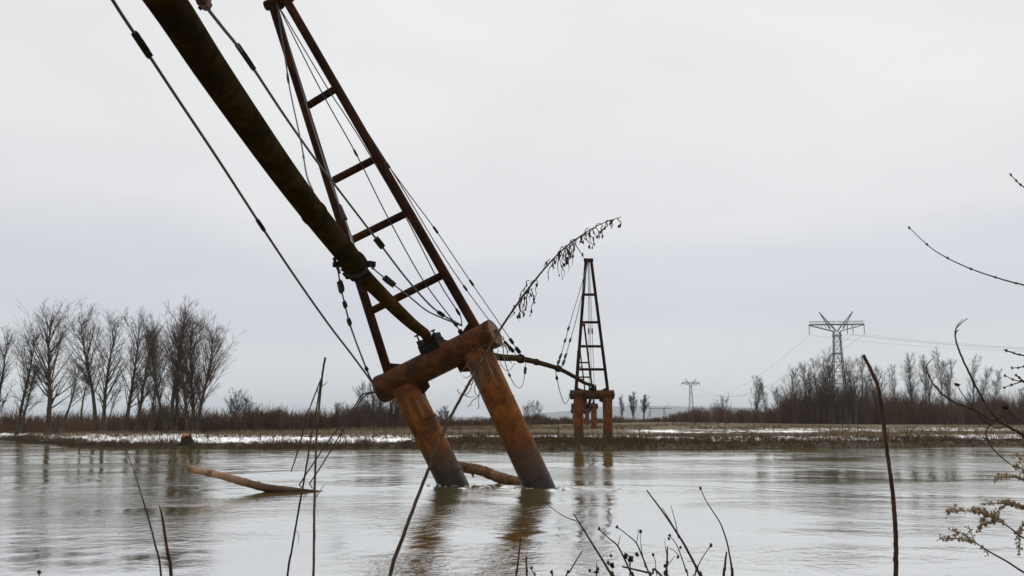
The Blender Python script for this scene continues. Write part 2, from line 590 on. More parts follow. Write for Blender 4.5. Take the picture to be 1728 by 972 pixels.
g.t.nodes.remove(g.bsdf)
dif = g.n('ShaderNodeBsdfDiffuse')
g.set(dif.inputs[0], c)
glo = g.n('ShaderNodeBsdfGlossy')
glo.inputs[0].default_value = (.985, .985, .97, 1)
glo.inputs['Roughness'].default_value = .05
g.set(glo.inputs['Normal'], wn)
fr = g.n('ShaderNodeFresnel')
fr.inputs['IOR'].default_value = 1.33
g.set(fr.inputs['Normal'], wn)
mr = g.n('ShaderNodeMapRange')
g.set(mr.inputs[0], fr.outputs[0])
mr.inputs[1].default_value, mr.inputs[2].default_value, mr.inputs[3].default_value, mr.inputs[4].default_value = .02, .22, .10, .93
ms = g.n('ShaderNodeMixShader')
g.set(ms.inputs[0], mr.outputs[0])
g.set(ms.inputs[1], dif.outputs[0]); g.set(ms.inputs[2], glo.outputs[0])
g.t.links.new(ms.outputs[0], g.out.inputs[0])
M['water'] = g.m

g = NM('hill_woods')
po = g.n('ShaderNodeNewGeometry').outputs['Position']
M['hill'] = g.finish(g.ramp(g.noise(po, .01, 5, .6), ((.35, (.05, .055, .045)), (.7, (.11, .105, .08)))), 1.0, .05)

# ------------------------------------------------------------------ terrain, river, hills
SHX = np.array([-4000, -400, -90, -54, -35, -28, -23.5, -6.8, 5.4, 17.7, 28.6, 44.8, 70, 400, 4000.])
SHY = np.array([900, 190, 118, 106, 78, 72, 70.5, 70, 67.3, 68.4, 74.5, 84, 100, 220, 900.])


def shore_y(x):
    x = np.asarray(x, dtype=np.float64)
    return np.interp(x, SHX, SHY) + (vnoise(x * .16, x * 0 + 3, 5) - .5) * 3.4 + (vnoise(x * .6, x * 0 + 9, 6) - .5) * 1.8 + (vnoise(x * 1.9, x * 0 + 4, 7) - .5) * .8


def near_y(x):
    x = np.asarray(x, dtype=np.float64)
    return 3.9 + (vnoise(x * .2, x * 0 + 1, 2) - .5) * 1.2 - np.clip(np.abs(x) - 8, 0, 400) * .05


def ground_h(x, y):
    x = np.asarray(x, dtype=np.float64); y = np.asarray(y, dtype=np.float64)
    t = y - shore_y(x)
    slope = np.interp(x, [-30, -8, 8, 40], [.0035, .006, .0075, .0125])
    tt = np.clip(t, 0, 150)
    far = .30 * np.clip(t / 3.0, 0, 1) + .25 * np.clip((t - 3) / 12, 0, 1) + np.clip(tt - 15, 0, 150) * slope
    far = far + (vnoise(x * .5, y * .5, 8) - .5) * .10 * np.clip(t / 6, 0, 1)
    s = near_y(x) - y
    near = .30 * (1 - np.exp(-np.clip(s, 0, 50) / 1.5)) + .02 * np.clip(s, 0, 60) + (vnoise(x * .8, y * .8, 4) - .5) * .06
    bed = -1.6 * np.clip(np.minimum(-t, -s) / 5.0, 0, 1) - .05
    return np.where(t > 0, far, np.where(s > 0, near, bed))


def gh(x, y):
    return float(ground_h(np.array([x]), np.array([y]))[0])


def on_ground(px, y):
    """ground point in pixel column px at world distance y"""
    x = (px - CX) / F * (y * math.cos(PITCH))
    return Vector((x, y, gh(x, y)))


def geo(a, b, n):
    return list(np.geomspace(a, b, n))


xs = np.array([-x for x in reversed(geo(92, 13000, 30))] + list(np.arange(-90, 90.1, .9)) + geo(92, 13000, 30))
ys = np.array(list(np.arange(-70, -6, 6)) + list(np.arange(-6, 8, .5)) + list(np.arange(8, 60, 4)) + list(np.arange(60, 125, .6)) + list(np.arange(125, 260, 4)) + geo(265, 12800, 30))
X, Y = np.meshgrid(xs, ys)
Z = ground_h(X, Y)
T = Y - shore_y(X)


def zone(t, a, b, soft):
    return np.clip((t - a) / soft, 0, 1) * np.clip((b - t) / soft, 0, 1)


lf = np.clip((-5 - X) / 6, 0, 1)
rg = np.clip((X - 8) / 8, 0, 1)
md = np.clip(1 - lf - rg, 0, 1)
snow = lf * (.20 + .42 * zone(T, 2.2, 34, 2.5)) + md * (.18 + .33 * zone(T, 15, 30, 4)) + rg * (.15 + .38 * zone(T, 4, 22, 4) + .275 * zone(T, 26, 70, 12))
snow = np.where(Y < 20, .12, snow)
snow = np.clip(snow + np.clip((-33 - X) / 4, 0, 1) * zone(T, 1, 12, 2) * .3, 0, .95)
dry = np.clip((T - 26) / 25, 0, 1) * (1 - .6 * lf)
ground = gridmesh('ground', xs, ys, Z, M['ground'], (('snow', snow), ('dry', dry)))
ground['kind'] = 'structure'
tag(ground, 'muddy river banks and dead winter field with patches of old snow')

def waves(x, y):
    """surface height of the flowing river: broken chop of several sizes, calmer and rougher patches"""
    h = np.zeros_like(x)
    wx_ = x + 1.3 * (vnoise(x * .25, y * .3, 31) - .5) * 2
    wy_ = y + 1.0 * (vnoise(x * .22, y * .35, 32) - .5) * 2
    patch = np.clip((vnoise(x * .11 + 5, y * .17, 33) - .34) / .4 + np.clip((-3 - x) / 9, 0, .7), 0, 1.5)
    for k, (fx, fy, a, rough) in enumerate(((.16, .22, .028, 0), (.50, .55, .011, .5), (1.1, 1.15, .007, .8), (2.0, 1.9, .0045, .9))):
        c_, s_ = math.cos(.25 * (k - 1.5)), math.sin(.25 * (k - 1.5))
        u, v = wx_ * c_ - wy_ * s_, wx_ * s_ + wy_ * c_
        n_ = vnoise(u * fx, v * fy, 40 + k) * 2 - 1
        n_ = np.where(k >= 2, 1 - 1.6 * np.abs(n_), n_)
        h += a * n_ * (1 - rough + rough * (.25 + .95 * patch))
    # water piling and eddying round the two leaning columns
    for cx_, cy_ in ((-1.62, 27.25), (.70, 26.55)):
        dx, dy = x - cx_, y - cy_
        rr_ = np.sqrt((dx * .75) ** 2 + dy ** 2)
        h += .028 * np.exp(-((rr_ - .47) / .13) ** 2) * (.6 + .8 * vnoise(x * 3, y * 3, 51)) - .012 * np.exp(-((rr_ - .80) / .16) ** 2) + .012 * np.exp(-((rr_ - 1.15) / .15) ** 2)
        tail = np.exp(-np.clip(dx, 0, None) / 2.5) * np.exp(-(dy / (.45 + .12 * np.clip(dx, 0, 9))) ** 2) * (dx > 0)
        h += tail * .045 * np.sin(dx * 7 + dy * 4 + 3 * vnoise(dx * 2, dy * 2, 50))
    return h


wx = np.array([-1500., -400, -150, -80, -55] + list(np.arange(-46, 48.1, .19)) + [55, 80, 150, 400, 1500])
wy = np.array([-60., -20, 0] + list(np.arange(4, 32, .14)) + list(np.arange(32, 76, .28)) + [80, 100, 150, 400])
WX, WY = np.meshgrid(wx, wy)
fade = np.clip((48 - np.abs(WX)) / 4, 0, 1) * np.clip((WY - 3) / 3, 0, 1) * np.clip((78 - WY) / 5, 0, 1)
calm = np.interp(WY, [0, 40, 58, 63, 72], [1, 1.1, .9, .35, .2])
river = gridmesh('river', wx, wy, waves(WX, WY) * fade * calm, M['water'])
river['kind'] = 'structure'
tag(river, 'swollen brown river reflecting the pale overcast sky')

hx = np.linspace(-10400, 10400, 110)
hy = np.linspace(10100, 12600, 14)
HX, HY = np.meshgrid(hx, hy)
prof = np.interp(hx, [-10400, -6000, -2450, -1360, 0, 950, 1900, 2450, 3500, 10400], [100, 85, 62, 72, 110, 196, 214, 182, 135, 125])
prof = prof + (vnoise(hx * .0016, hx * 0, 3) - .5) * 55 + (vnoise(hx * .008, hx * 0, 9) - .5) * 12
bell = np.sin(np.pi * np.clip((HY - 10100) / 2500, 0, 1)) ** .8
HZ = prof[None, :] * bell - 2 + (vnoise(HX * .004, HY * .004, 12) - .5) * 16 * bell
hills = gridmesh('hills', hx, hy, HZ, M['hill'])
hills['kind'] = 'structure'
tag(hills, 'low blue ridge of distant hills on the horizon')

# ------------------------------------------------------------------ pipeline pylons
SC = 0.8 / 16.4


def ext(p, q, z):
    t = (z - p[1]) / (q[1] - p[1])
    return p[0] + (q[0] - p[0]) * t


def pylon(label, T, rot, beam, cols, legs, rungs, cap, foot, br=.39, cr_=.4, lr=.13, detail=True, saddle_x=0.0, seed=1):
    """local frame: x along crossbeam, z up the mast, origin at crossbeam middle"""
    root = thing('pipeline_pylon', label, 'pylon', T, rot, 'rusty pipeline pylons')
    nn = 32 if detail else 14
    xl, xr = beam
    bm = MB().tube([(xl, 0, 0), (xl + .012, 0, 0), (xl + .16, 0, 0), (xl + .17, 0, 0), (xr - .17, 0, 0), (xr - .16, 0, 0), (xr - .012, 0, 0), (xr, 0, 0)],
                   [br - .004, br + .012, br + .012, br, br, br + .012, br + .012, br - .004], nn)
    beam_o = mk('crossbeam', bm, M['rust_beam'], root)
    for sx, x in ((-1, xl), (1, xr)):
        e = MB().tube([(x + sx * .003, 0, 0), (x + sx * .014, 0, 0), (x + sx * .016, 0, 0)], [br - .03, br - .03, br - .05], nn)
        mk('end_cap', e, M['cap_face'], beam_o)
        lug = MB().box((x + sx * .05, -.02, -.02), (.05, .02, .09))
        mk('cable_lug', lug, M['iron'], beam_o)
    for k, (cx0, cx1, bot) in enumerate(cols):
        c = MB().tube([(cx0, 0, -br * .55), (cx0, 0, -br - .34), (cx0, 0, -br - .35), (cx0 + (cx1 - cx0) * .97, 0, bot + .1), (cx1, 0, bot)],
                      [cr_ + .012, cr_ + .012, cr_, cr_, cr_], nn)
        co = mk('column', c, M['rust'], root)
        for zw in ((-1.75, -3.3, -4.0) if k else (-1.3, -2.9)):
            xw = ext((cx0, 0), (cx1, bot), zw)
            mk('weld_seam', MB().tube([(xw, 0, zw - .03), (xw, 0, zw - .012), (xw, 0, zw + .012), (xw, 0, zw + .03)], [cr_ - .002, cr_ + .009, cr_ + .009, cr_ - .002], nn), M['rust'], co)
        s = 1 if k == 0 else -1
        gp_ = MB().prism([(0, 0), (s * .34, 0), (s * .34, -.26), (s * .10, -.36), (0, -.36)], .02,
                         ((cx0 + s * (cr_ - .05), -.05, -br * .72), (1, 0, 0), (0, 0, 1), (0, 1, 0)))
        mk('gusset_plate', gp_, M['rust_dark'], co, smooth=False)
    for k, (p, q) in enumerate(legs):
        d = Vector((q[0] - p[0], 0, q[1] - p[1])).normalized()
        a = Vector((p[0], 0, p[1])) - d * .2
        b = Vector((q[0], 0, q[1]))
        path = [a, a + (b - a) * .33, a + (b - a) * .335, a + (b - a) * .66, a + (b - a) * .665, b]
        lo = mk('mast_leg', MB().tube(path, [lr, lr, lr * .985, lr * .985, lr * .97, lr * .97], 20 if detail else 8), M['rust_dark'], root)
        s = 1 if k == 0 else -1
        fp = MB().prism([(0, -.1), (s * .42, -.1), (s * .42, .02), (s * .05, .22), (0, .22)], .018,
                        ((p[0] + s * lr * .8, 0, foot), (1, 0, 0), (0, 0, 1), (0, 1, 0)))
        mk('foot_gusset', fp, M['rust_dark'], lo, smooth=False)
    for (p, q) in rungs:
        a, b = Vector((p[0], 0, p[1])), Vector((q[0], 0, q[1]))
        mk('rung', MB().tube([a, a + (b - a) * .5, b], lr * .84, 16 if detail else 8), M['rust_dark'], root)
    c0, c1 = Vector((cap[0][0], 0, cap[0][1])), Vector((cap[1][0], 0, cap[1][1]))
    co = mk('mast_cap', MB().tube([c0, c0 + (c1 - c0) * .5, c1], .15, 14), M['rust_dark'], root)
    for f_ in (.2, .5, .8):
        p = c0 + (c1 - c0) * f_
        mk('sheave', MB().tube([p + Vector((0, -.06, -.12)), p + Vector((0, .06, -.12))], .12, 12), M['iron'], co)
    zt = br
    sd = mk('pipe_saddle', MB().box((saddle_x, 0, zt + .06), (.30, .26, .13)).box((saddle_x - .25, 0, zt + .22), (.05, .2, .12)).box((saddle_x + .25, 0, zt + .22), (.05, .2, .12)), M['iron'], root, smooth=False)
    mk('saddle_bolt', MB().tube([(saddle_x - .25, -.1, zt + .3), (saddle_x - .25, -.1, zt + .52)], .025, 8).box((saddle_x - .25, -.1, zt + .5), (.07, .04, .02)), M['iron'], sd, smooth=False)
    mk('saddle_bolt', MB().tube([(saddle_x + .25, -.1, zt + .3), (saddle_x + .25, -.1, zt + .44)], .025, 8).box((saddle_x + .25, -.1, zt + .42), (.06, .04, .02)), M['iron'], sd, smooth=False)
    return root


# leaning pylon standing in the river
T1 = Vector((-2.072, 27.547, 3.491))
A1 = (R(7.997), R(-23.056), R(-19.781))
R1 = Matrix.Rotation(A1[2], 3, 'Z') @ Matrix.Rotation(A1[0], 3, 'X') @ Matrix.Rotation(A1[1], 3, 'Y')


def loc1(x, y):
    """where the sight line through a photo pixel meets the leaning mast's own plane, in its local x, z"""
    d = (at(x, y, 1.0) - _eye)
    n = R1 @ Vector((0, 1, 0))
    k = (T1 - _eye).dot(n) / d.dot(n)
    q = R1.transposed() @ (_eye + d * k - T1)
    return (q.x, q.z)


def wld1(x, y, off=0.0):
    q = loc1(x, y)
    return T1 + R1 @ Vector((q[0], off, q[1]))


bl, brr = loc1(641, 656), loc1(836, 563.5)
T1 = T1 + R1 @ Vector((0, 0, (bl[1] + brr[1]) / 2))
q1 = loc1(641, 656); q2 = loc1(836, 563.5)
LL = (loc1(652, 618.8), loc1(459, 6))
RL = (loc1(798.4, 544.7), loc1(483, 0))
ca, cb = loc1(694.5, 670), loc1(765.5, 817)
da, db = loc1(840.6, 670), loc1(907.8, 816.3)


r1 = [(loc1(627, 524.7), loc1(745.4, 465)), (loc1(595.8, 404), loc1(686, 359.7)), (loc1(563.9, 304), loc1(636, 266.7)), (loc1(521, 177.8), loc1(566, 150))]
sx1 = loc1(731, 588)[0]
eul = (Matrix.Rotation(A1[2], 3, 'Z') @ Matrix.Rotation(A1[0], 3, 'X') @ Matrix.Rotation(A1[1], 3, 'Y')).to_euler()
pylon('large rusty pipeline pylon leaning over in the middle of the river', T1, eul, (q1[0], q2[0]),
      [(ext(ca, cb, 0), ext(ca, cb, -6.4), -6.4), (ext(da, db, 0), ext(da, db, -6.4), -6.4)],
      [LL, RL], r1, (loc1(449, 10), loc1(492, -6)), .33, saddle_x=sx1)


def upright(label, pxc, yb, d, tilt, yaw, seed):
    p = at(pxc, yb, d)
    k = SC
    zb = .40
    legs = [((-1.30, zb), (-.40, zb + 220 * k)), ((1.30, zb), (.06, zb + 220 * k))]

    def lx(i, z):
        a, b = legs[i]
        return a[0] + (b[0] - a[0]) * (z - a[1]) / (b[1] - a[1])
    rungs = []
    for f_ in (34.4, 73.5, 114.5, 162):
        z = zb + f_ * k
        rungs.append(((lx(0, z), z), (lx(1, z), z)))
    zt = zb + 222 * k
    bot = gh(p.x, p.y) - p.z - 1.0
    return pylon(label, p, (0, tilt, yaw), (-1.80, 1.80), [(-1.12, -1.12, bot), (1.27, 1.27, bot)], legs, rungs,
                 ((-.56, zt), (.22, zt)), .36, br=.38, detail=False, saddle_x=.05), p


P2, c2 = upright('upright rusty pipeline pylon on the far bank with the pipe resting on it', 999, 666, 81.95, 0, R(2), 3)
P3, c3 = upright('smaller rusty pipeline pylon half hidden directly behind the upright one', 986.5, 685.6, 136.6, 0, R(2), 4)
P4, c4 = upright('farthest and smallest rusty pipeline pylon, last in the line behind the others', 979.5, 693.6, 188, 0, R(2), 5)

# ------------------------------------------------------------------ the pipe
pipe = thing('pipeline', 'bent dark pipe running overhead to the pylons across the river', 'pipe', (-2.1, 27.4, 0))
inv = Matrix.Translation((2.1, -27.4, 0))
PR = .17
sad1 = T1 + R1 @ Vector((sx1, -.05, .39 + .13 + .14))
near_pts = [at(58, -310, 6.6), at(170, -150, 7.7), at(281, 2, 8.9), at(352, 110, 9.9), at(418, 206, 11.0), at(478, 291, 12.3), at(530, 360, 13.5), at(586, 430, 14.8), at(613, 465, 16.0), at(648, 501, 17.8), at(672, 525, 19.4), at(697, 548, 22.0), at(717, 563, 24.6), sad1 + Vector((-.02, -.3, .03)), sad1, sad1 + Vector((.25, .8, -.03))]
far_pts = [at(838, 602, 36.0), at(872, 604.5, 42.0), at(905, 611, 49.0), at(942, 622, 57.5), at(966, 634, 66), at(986, 646, 75), c2 + Vector((.02, -.8, .72)), c2 + Vector((.05, 0, .66)), c2 + Vector((.2, 2, .6))]
far2 = [c2 + (c3 - c2) * t + Vector((.05, 0, .66 - 1.1 * math.sin(math.pi * t) ** .7)) for t in (.1, .25, .5, .75, .93)] + [c3 + Vector((.05, 0, .66))]
far3 = [c3 + (c4 - c3) * t + Vector((.05, 0, .66 - 1.1 * math.sin(math.pi * t) ** .7)) for t in (.1, .5, .9)] + [c4 + Vector((.05, 0, .66)), c4 + Vector((.5, 6, .5))]
path = smooth_path([inv @ p for p in near_pts + far_pts], 5)
kink = min(range(len(path)), key=lambda k: (path[k] - inv @ at(590, 436, 15.3)).length)
mk('pipe_run', MB().tube(path[:kink + 1], PR, 24), M['pipe'], pipe)
mk('pipe_run', MB().tube(path[kink:], .128, 24), M['pipe_brown'], pipe)
mk('pipe_run', MB().tube(smooth_path([inv @ p for p in far_pts[-1:] + far2 + far3], 3), .14, 10), M['pipe_brown'], pipe)


def pipe_frame(px, py, d):
    p = inv @ at(px, py, d)
    i = min(range(len(path)), key=lambda k: (path[k] - p).length)
    t = (path[min(i + 1, len(path) - 1)] - path[max(i - 1, 0)]).normalized()
    return path[i], t


def collar(px, py, d, w, extra, name='pipe_collar', mat='iron'):
    p, t = pipe_frame(px, py, d)
    return mk(name, MB().tube([p - t * w, p - t * w * .95, p + t * w * .95, p + t * w], [PR, PR + extra, PR + extra, PR], 20), M[mat], pipe), p, t


collar(524, 350, 13.4, .03, .012, 'weld_seam', 'pipe')
kc, kp, kt = collar(588, 433, 15.2, .10, .03, 'clamp_collar')
collar(905, 611, 49, .03, -.015, 'weld_seam', 'pipe_brown')
side = kt.cross(Vector((0, 0, 1))).normalized()
upv = side.cross(kt).normalized()
mk('clamp_lug', MB().prism([(0, -.05), (.07, -.09), (.09, -.03), (.17, .01), (.09, .05), (.06, .03), (0, .06)], .04, (kp - side * PR, -side, kt, upv)), M['iron'], kc, smooth=False)
mk('clamp_lug', MB().prism([(0, -.07), (.06, -.05), (.08, -.07), (.16, 0), (.10, .04), (.05, .03), (0, .08)], .04, (kp + side * PR, side, kt, upv)), M['iron'], kc, smooth=False)
rr = random.Random(5)
rag = MB()
for i in range(9):
    a = R(200 + i * 17)
    p = kp + kt * (.12 + .035 * i * .6) + (side * math.cos(a) + upv * math.sin(a)) * (PR + .012)
    rag.blob(p, .055, rr, (1, 1, 1), .4)
mk('torn_wrapping', rag, M['iron'], kc)
collar(880, 605.5, 43.5, .16, .03)
collar(942, 622, 57.5, .18, .035)

# ------------------------------------------------------------------ cables
ROPE = []


def cable(label, pts, r, clamps=(), group=None, name='steel_cable', sub=6, mat='rope'):
    """pts: (px, py, depth) or Vector; clamps: (index along path 0..1, length, half width)"""
    P = [p if isinstance(p, Vector) else at(*p) for p in pts]
    o = P[-1].copy()
    root = thing(name, label, 'cable', o, None, group)
    pa = smooth_path([p - o for p in P], sub)
    mk('rope', MB().tube(pa, lerp_list(r, len(pa)), 6), M[mat], root)
    L_ = [0]
    for a, b in zip(pa, pa[1:]):
        L_.append(L_[-1] + (b - a).length)
    for (s, ln, hw) in clamps:
        want = s * L_[-1]
        i = max(0, min(len(pa) - 2, int(np.searchsorted(L_, want)) - 1))
        t = (pa[i + 1] - pa[i]).normalized()
        p = pa[i] + t * (want - L_[i])
        u = t.orthogonal().normalized()
        mk('clamp', MB().box(p, (hw, hw * .7, ln), (u, t.cross(u), t)).box(p + u * hw * .5, (hw * .5, hw, ln * .45), (u, t.cross(u), t)), M['iron'], root, smooth=False)
    return root


def px_clamps(pts, marks):
    """convert clamp pixel marks (x, y, len_px, halfwidth_px) to path fractions"""
    P = smooth_path([p if isinstance(p, Vector) else at(*p) for p in pts], 10)
    L_ = [0]
    for a, b in zip(P, P[1:]):
        L_.append(L_[-1] + (b - a).length)
    res = []
    for x, y, ln, hw in marks:
        best, bi = 1e9, 0
        for i, p in enumerate(P):
            q = p - _eye
            d = q.dot(_fw)
            u, v_ = CX + F * q.x / d, CY - F * q.dot(_up) / d
            e = (u - x) ** 2 + (v_ - y) ** 2
            if e < best:
                best, bi = e, i
        q = P[bi] - _eye
        d = q.dot(_fw)
        j = min(bi + 1, len(P) - 1); i0 = max(bi - 1, 0)
        tdir = (P[j] - P[i0]).normalized()
        fore = max(.2, math.sqrt(max(0.0, 1 - tdir.dot(q.normalized()) ** 2)))
        res.append((L_[bi] / L_[-1], ln / F * d / fore / 2, hw / F * d))
    return res


def cab(label, pts, r, marks=(), **k):
    return cable(label, pts, r, px_clamps(pts, marks), **k)


endL = T1 + R1 @ Vector((q1[0] - .06, -.02, -.02))
endR = T1 + R1 @ Vector((q2[0] + .06, -.02, -.02))
footR = wld1(783, 549, -.16)
topM = wld1(470, 6, -.1)
topB = wld1(476, 6, .12)
cab('thick black cable sagging from top left down to the leaning crossbeam\'s lower end',
    [(60, -215, 7.8), (190, 0, 9.35), (240, 76, 10.1), (300, 167, 11.2), (370, 272, 12.8), (440, 380, 14.9), (500, 470, 17.3), (555, 548, 20.5), (600, 607, 24.2), endL], [.017, .017, .02, .026],
    [(238, 73, 42, 5.5), (441, 384, 20, 3)])
cab('thick black cable above the bent pipe, crossing the mast ladder to its right foot',
    [(270, -105, 7.4), (340, 0, 8.5), (372, 42, 9.1), (415, 97, 10.3), (480, 195, 12.6), (530, 266, 15.2), (575, 325, 17.2), (640, 410, 20), (690, 475, 22.5), (735, 523, 24.6), footR], [.015, .016, .02, .024],
    [(413, 93, 44, 4), (643, 411, 15, 5), (748, 520, 10, 3)])
pr_ = thing('cable_tensioner', 'dark red tensioner block on the upper cable at the top edge', 'tensioner', at(346, 6, 8.55))
tdir = (at(372, 42, 9.1) - at(340, 0, 8.5)).normalized()
uu = tdir.orthogonal().normalized(); vv = tdir.cross(uu)
mk('block', MB().tube([tdir * -.14, tdir * -.10, tdir * .035, tdir * .06], [.03, .058, .055, .03], 8), M['red'], pr_, smooth=False)
mk('pin', MB().tube([uu * -.07, uu * .07], .018, 8), M['iron'], pr_)

lugL = pipe.matrix_world @ Vector((0, 0, 0))
wL = Vector((-2.1, 27.4, 0)) + kp - side * (PR + .11)
wR = Vector((-2.1, 27.4, 0)) + kp + side * (PR + .11)
cab('short weighted cable hanging from the pipe clamp to the crossbeam\'s lower end',
    [wL, (570, 455, 15.6), (575, 484, 16.6), (582, 514, 18), (592, 552, 20.2), (610, 601, 24), (626, 640, 27.2), endL], [.012, .014, .02, .026],
    [(567, 449, 26, 2.2), (575, 484, 16, 4.2), (582.5, 513, 9, 3), (591, 545, 10, 3), (619, 624, 5, 2.6)])
cab('weighted cable sagging from the pipe clamp to the mast\'s right foot',
    [wR, (632, 455, 16.6), (657, 475, 18.2), (690, 500, 20.6), (720, 524, 23), (745, 536, 25), footR], [.012, .014, .02, .024],
    [(628, 451, 18, 2.2), (657, 474, 17, 5), ])
cab('thin hanger wire left of the ladder mast, ending on the pipe',
    [topM, (483, 110, 27.6), (489, 150, 26.6), (508, 240, 22), (517, 293, 17), (528, 322, 13.5)], [.022, .018, .012], [(486, 133, 20, 1.6), (512, 265, 12, 1.4)])
cab('thin hanger wire along the ladder mast\'s left leg, ending at the pipe clamp',
    [topM, (497, 110, 27.4), (530, 220, 25.5), (560, 312, 22), (583, 372, 18.5), (597, 412, 16), (601, 428, 15.2)], [.022, .018, .012], [(580, 353, 22, 3), (584, 366, 10, 3.4)])
cab('thin stay wire inside the ladder mast, nearer its left leg',
    [topM, (540, 150, 28.3), (600, 258, 28.1), (652, 362, 27.8), (712, 470, 27.4), (762, 538, 27.1), wld1(783, 565, -.1)], .017, [(602, 262, 12, 1.5), (770, 545, 12, 2), (780, 559, 9, 3), (716, 478, 10, 1.8)])
cab('thin stay wire inside the ladder mast, nearer its right leg',
    [topM, (551, 146, 28.4), (583, 195, 28.2), (622, 258, 28), (684, 365, 27.8), (742, 478, 27.4), (775, 530, 27.2), footR], .016, [(774, 527, 12, 1.8)])
bp1 = at(888, 606, 44.6)
bp0 = at(874, 602, 42.6)
cab('thin stay wire passing right of the mast, upper of two, down to the far pipe',
    [topB, (560, 130, 30), (632, 245, 31.5), (686, 322, 33), (735, 388, 35), (790, 469, 38), (845, 549, 41.5), (876, 594, 44), bp1], .019, [(658, 278, 10, 1.6), (736, 389, 12, 1.8), (795, 477, 10, 1.8), (863, 576, 8, 2.4), (874, 590, 9, 3)])
cab('thin stay wire hugging the mast\'s right leg, lower of two, down to the far pipe',
    [topB, (650, 270, 30.5), (735, 411, 33), (785, 486, 35.5), (822, 536, 38), (853, 578, 41), (867, 594, 42.2), bp0], .018, [(785, 487, 9, 1.8), (854, 580, 9, 2.2), (863, 590, 9, 3)])
cab('slack wire looping below the pipe beside the leaning crossbeam\'s upper end',
    [endR, (848, 580, 28), (851, 605, 31), (858, 629, 35), (867, 647, 39), (875, 654.5, 41.5), (881, 651, 43), (885, 635, 44), (887.5, 610, 44.6)], .016, [(860, 632, 6, 1.8), (887, 622, 6, 2), (887, 628, 5, 1.8)])
cab('short slack wire under the pipe, tied below the leaning crossbeam',
    [(841, 590, 33), (840, 600, 34.5), (850, 622, 36), (860, 624, 38), (869, 613, 41.5)], .012)
wat = at(503, 818, 27.8); wat.z = -.03
wat2 = at(520, 816, 28.2); wat2.z = -.03
cab('loose cable trailing from the crossbeam\'s lower end, reaching farthest left into the water',
    [endL, (612, 666, 28), (599, 685, 28), (560, 737, 27.9), (530, 780, 27.8), wat], [.022, .02, .018], name='broken_cable')
cab('loose cable trailing from the crossbeam\'s lower end, inner of the two strands',
    [endL, (616, 668, 28.1), (600, 690, 28.1), (573, 735, 28.1), (545, 782, 28.1), wat2], [.022, .02, .018], name='broken_cable')
# far pylon cables
t2 = c2 + Vector((-.2, -.1, 11.2))
pe1, pe2 = at(941, 616, 57.4), at(949, 619, 59)
cab('hanger wire slanting from the upright pylon\'s top to the pipe, outer of two', [t2, at(982, 478, 79), at(964, 538, 69), at(950, 588, 61), pe1], .028,
    [(959, 557, 6, 1.6), (953, 576, 6, 1.6), (947, 600, 8, 1.8), (943, 611, 7, 2)])
cab('hanger wire slanting from the upright pylon\'s top to the pipe, inner of two', [t2, at(984.5, 485, 79), at(972, 540, 71), at(960, 582, 64), pe2], .028,
    [(962, 575, 6, 1.6), (955, 600, 7, 1.8), (951, 611, 8, 2)])
cab('slack wire drooping from the pipe to the upright pylon\'s crossbeam', [at(938, 627, 57.5), at(940, 640, 59), at(946, 665, 66), at(953, 681, 73), at(959, 675, 78), c2 + Vector((-1.83, -.1, 0))], .026, [(939.5, 638, 5, 1.8)])
for i, (xa, lab) in enumerate(((-.28, 'left'), (-.16, 'middle'), (-.02, 'right'))):
    cable('thin vertical wire inside the upright pylon\'s mast, %s of three' % lab, [t2 + Vector((xa * .4 + .1, .1, 0)), c2 + Vector((xa + .1, .3, 6)), c2 + Vector((xa * 1.6 + .25, .3, .42))], .02, [(.55, .25, .05)] if i != 1 else [], sub=3)

# froth where the current breaks on the leaning columns
g = NM('river_foam')
M['foam'] = g.finish(g.ramp(g.noise(g.coord('Object'), 30, 3), ((.3, (.30, .28, .22)), (.7, (.55, .53, .48)))), .6, .3)
rf = random.Random(8)
fo = MB()
for (px_, py_) in ((765.5, 819), (907.8, 819)):
    w_ = wld1(px_, py_); w_.z = 0
    for k in range(70):
        a = rf.uniform(0, 6.283)
        q = rf.random() ** 2
        rx, ry = .47 + q * .5, .43 + q * .35
        if math.sin(a) > .5 and q > .2:
            continue
        c_ = Vector((w_.x + math.cos(a) * rx + (q * rf.uniform(0, 1.6) if math.cos(a) > 0 else 0), w_.y + math.sin(a) * ry, 0))
        z_ = float(waves(np.array([c_.x]), np.array([c_.y]))[0])
        c_.z = z_ + .006
        fo.blob(c_, rf.uniform(.010, .032), rf, (1.7, 1, .4), .4)
fo_ = mk('river_foam', fo, M['foam'])
fo_['kind'] = 'stuff'
tag(fo_, 'thin froth on the water round the leaning pylon\'s columns')

# ------------------------------------------------------------------ driftwood and stump
rl = random.Random(11)


def log(label, pts, rad, knots, name='driftwood_log', mat='driftwood'):
    P = [at(*p) for p in pts]
    o = Vector((P[0].x, P[0].y, 0))
    root = thing(name, label, 'log', o)
    pa = smooth_path([p - o for p in P], 6)
    n = len(pa)
    ra = lerp_list(rad, n)
    mb = MB().tube(pa, [r * (1 + rl.uniform(-.05, .05)) for r in ra], 16)
    for i, v in enumerate(mb.v):
        v += Vector((rl.uniform(-1, 1), rl.uniform(-1, 1), rl.uniform(-1, 1))) * ra[min(i // 16, n - 1)] * .035
    tr = mk('trunk', mb, M[mat], root, angle=60)
    for (s, dirv, ln, r) in knots:
        i = int(s * (n - 1))
        dv = Vector(dirv).normalized()
        mk('branch_stub', MB().tube([pa[i], pa[i] + dv * ln * .6 + Vector((.01, 0, 0)), pa[i] + dv * ln], [r * 1.2, r, r * .6], 8), M[mat], root)
    return root


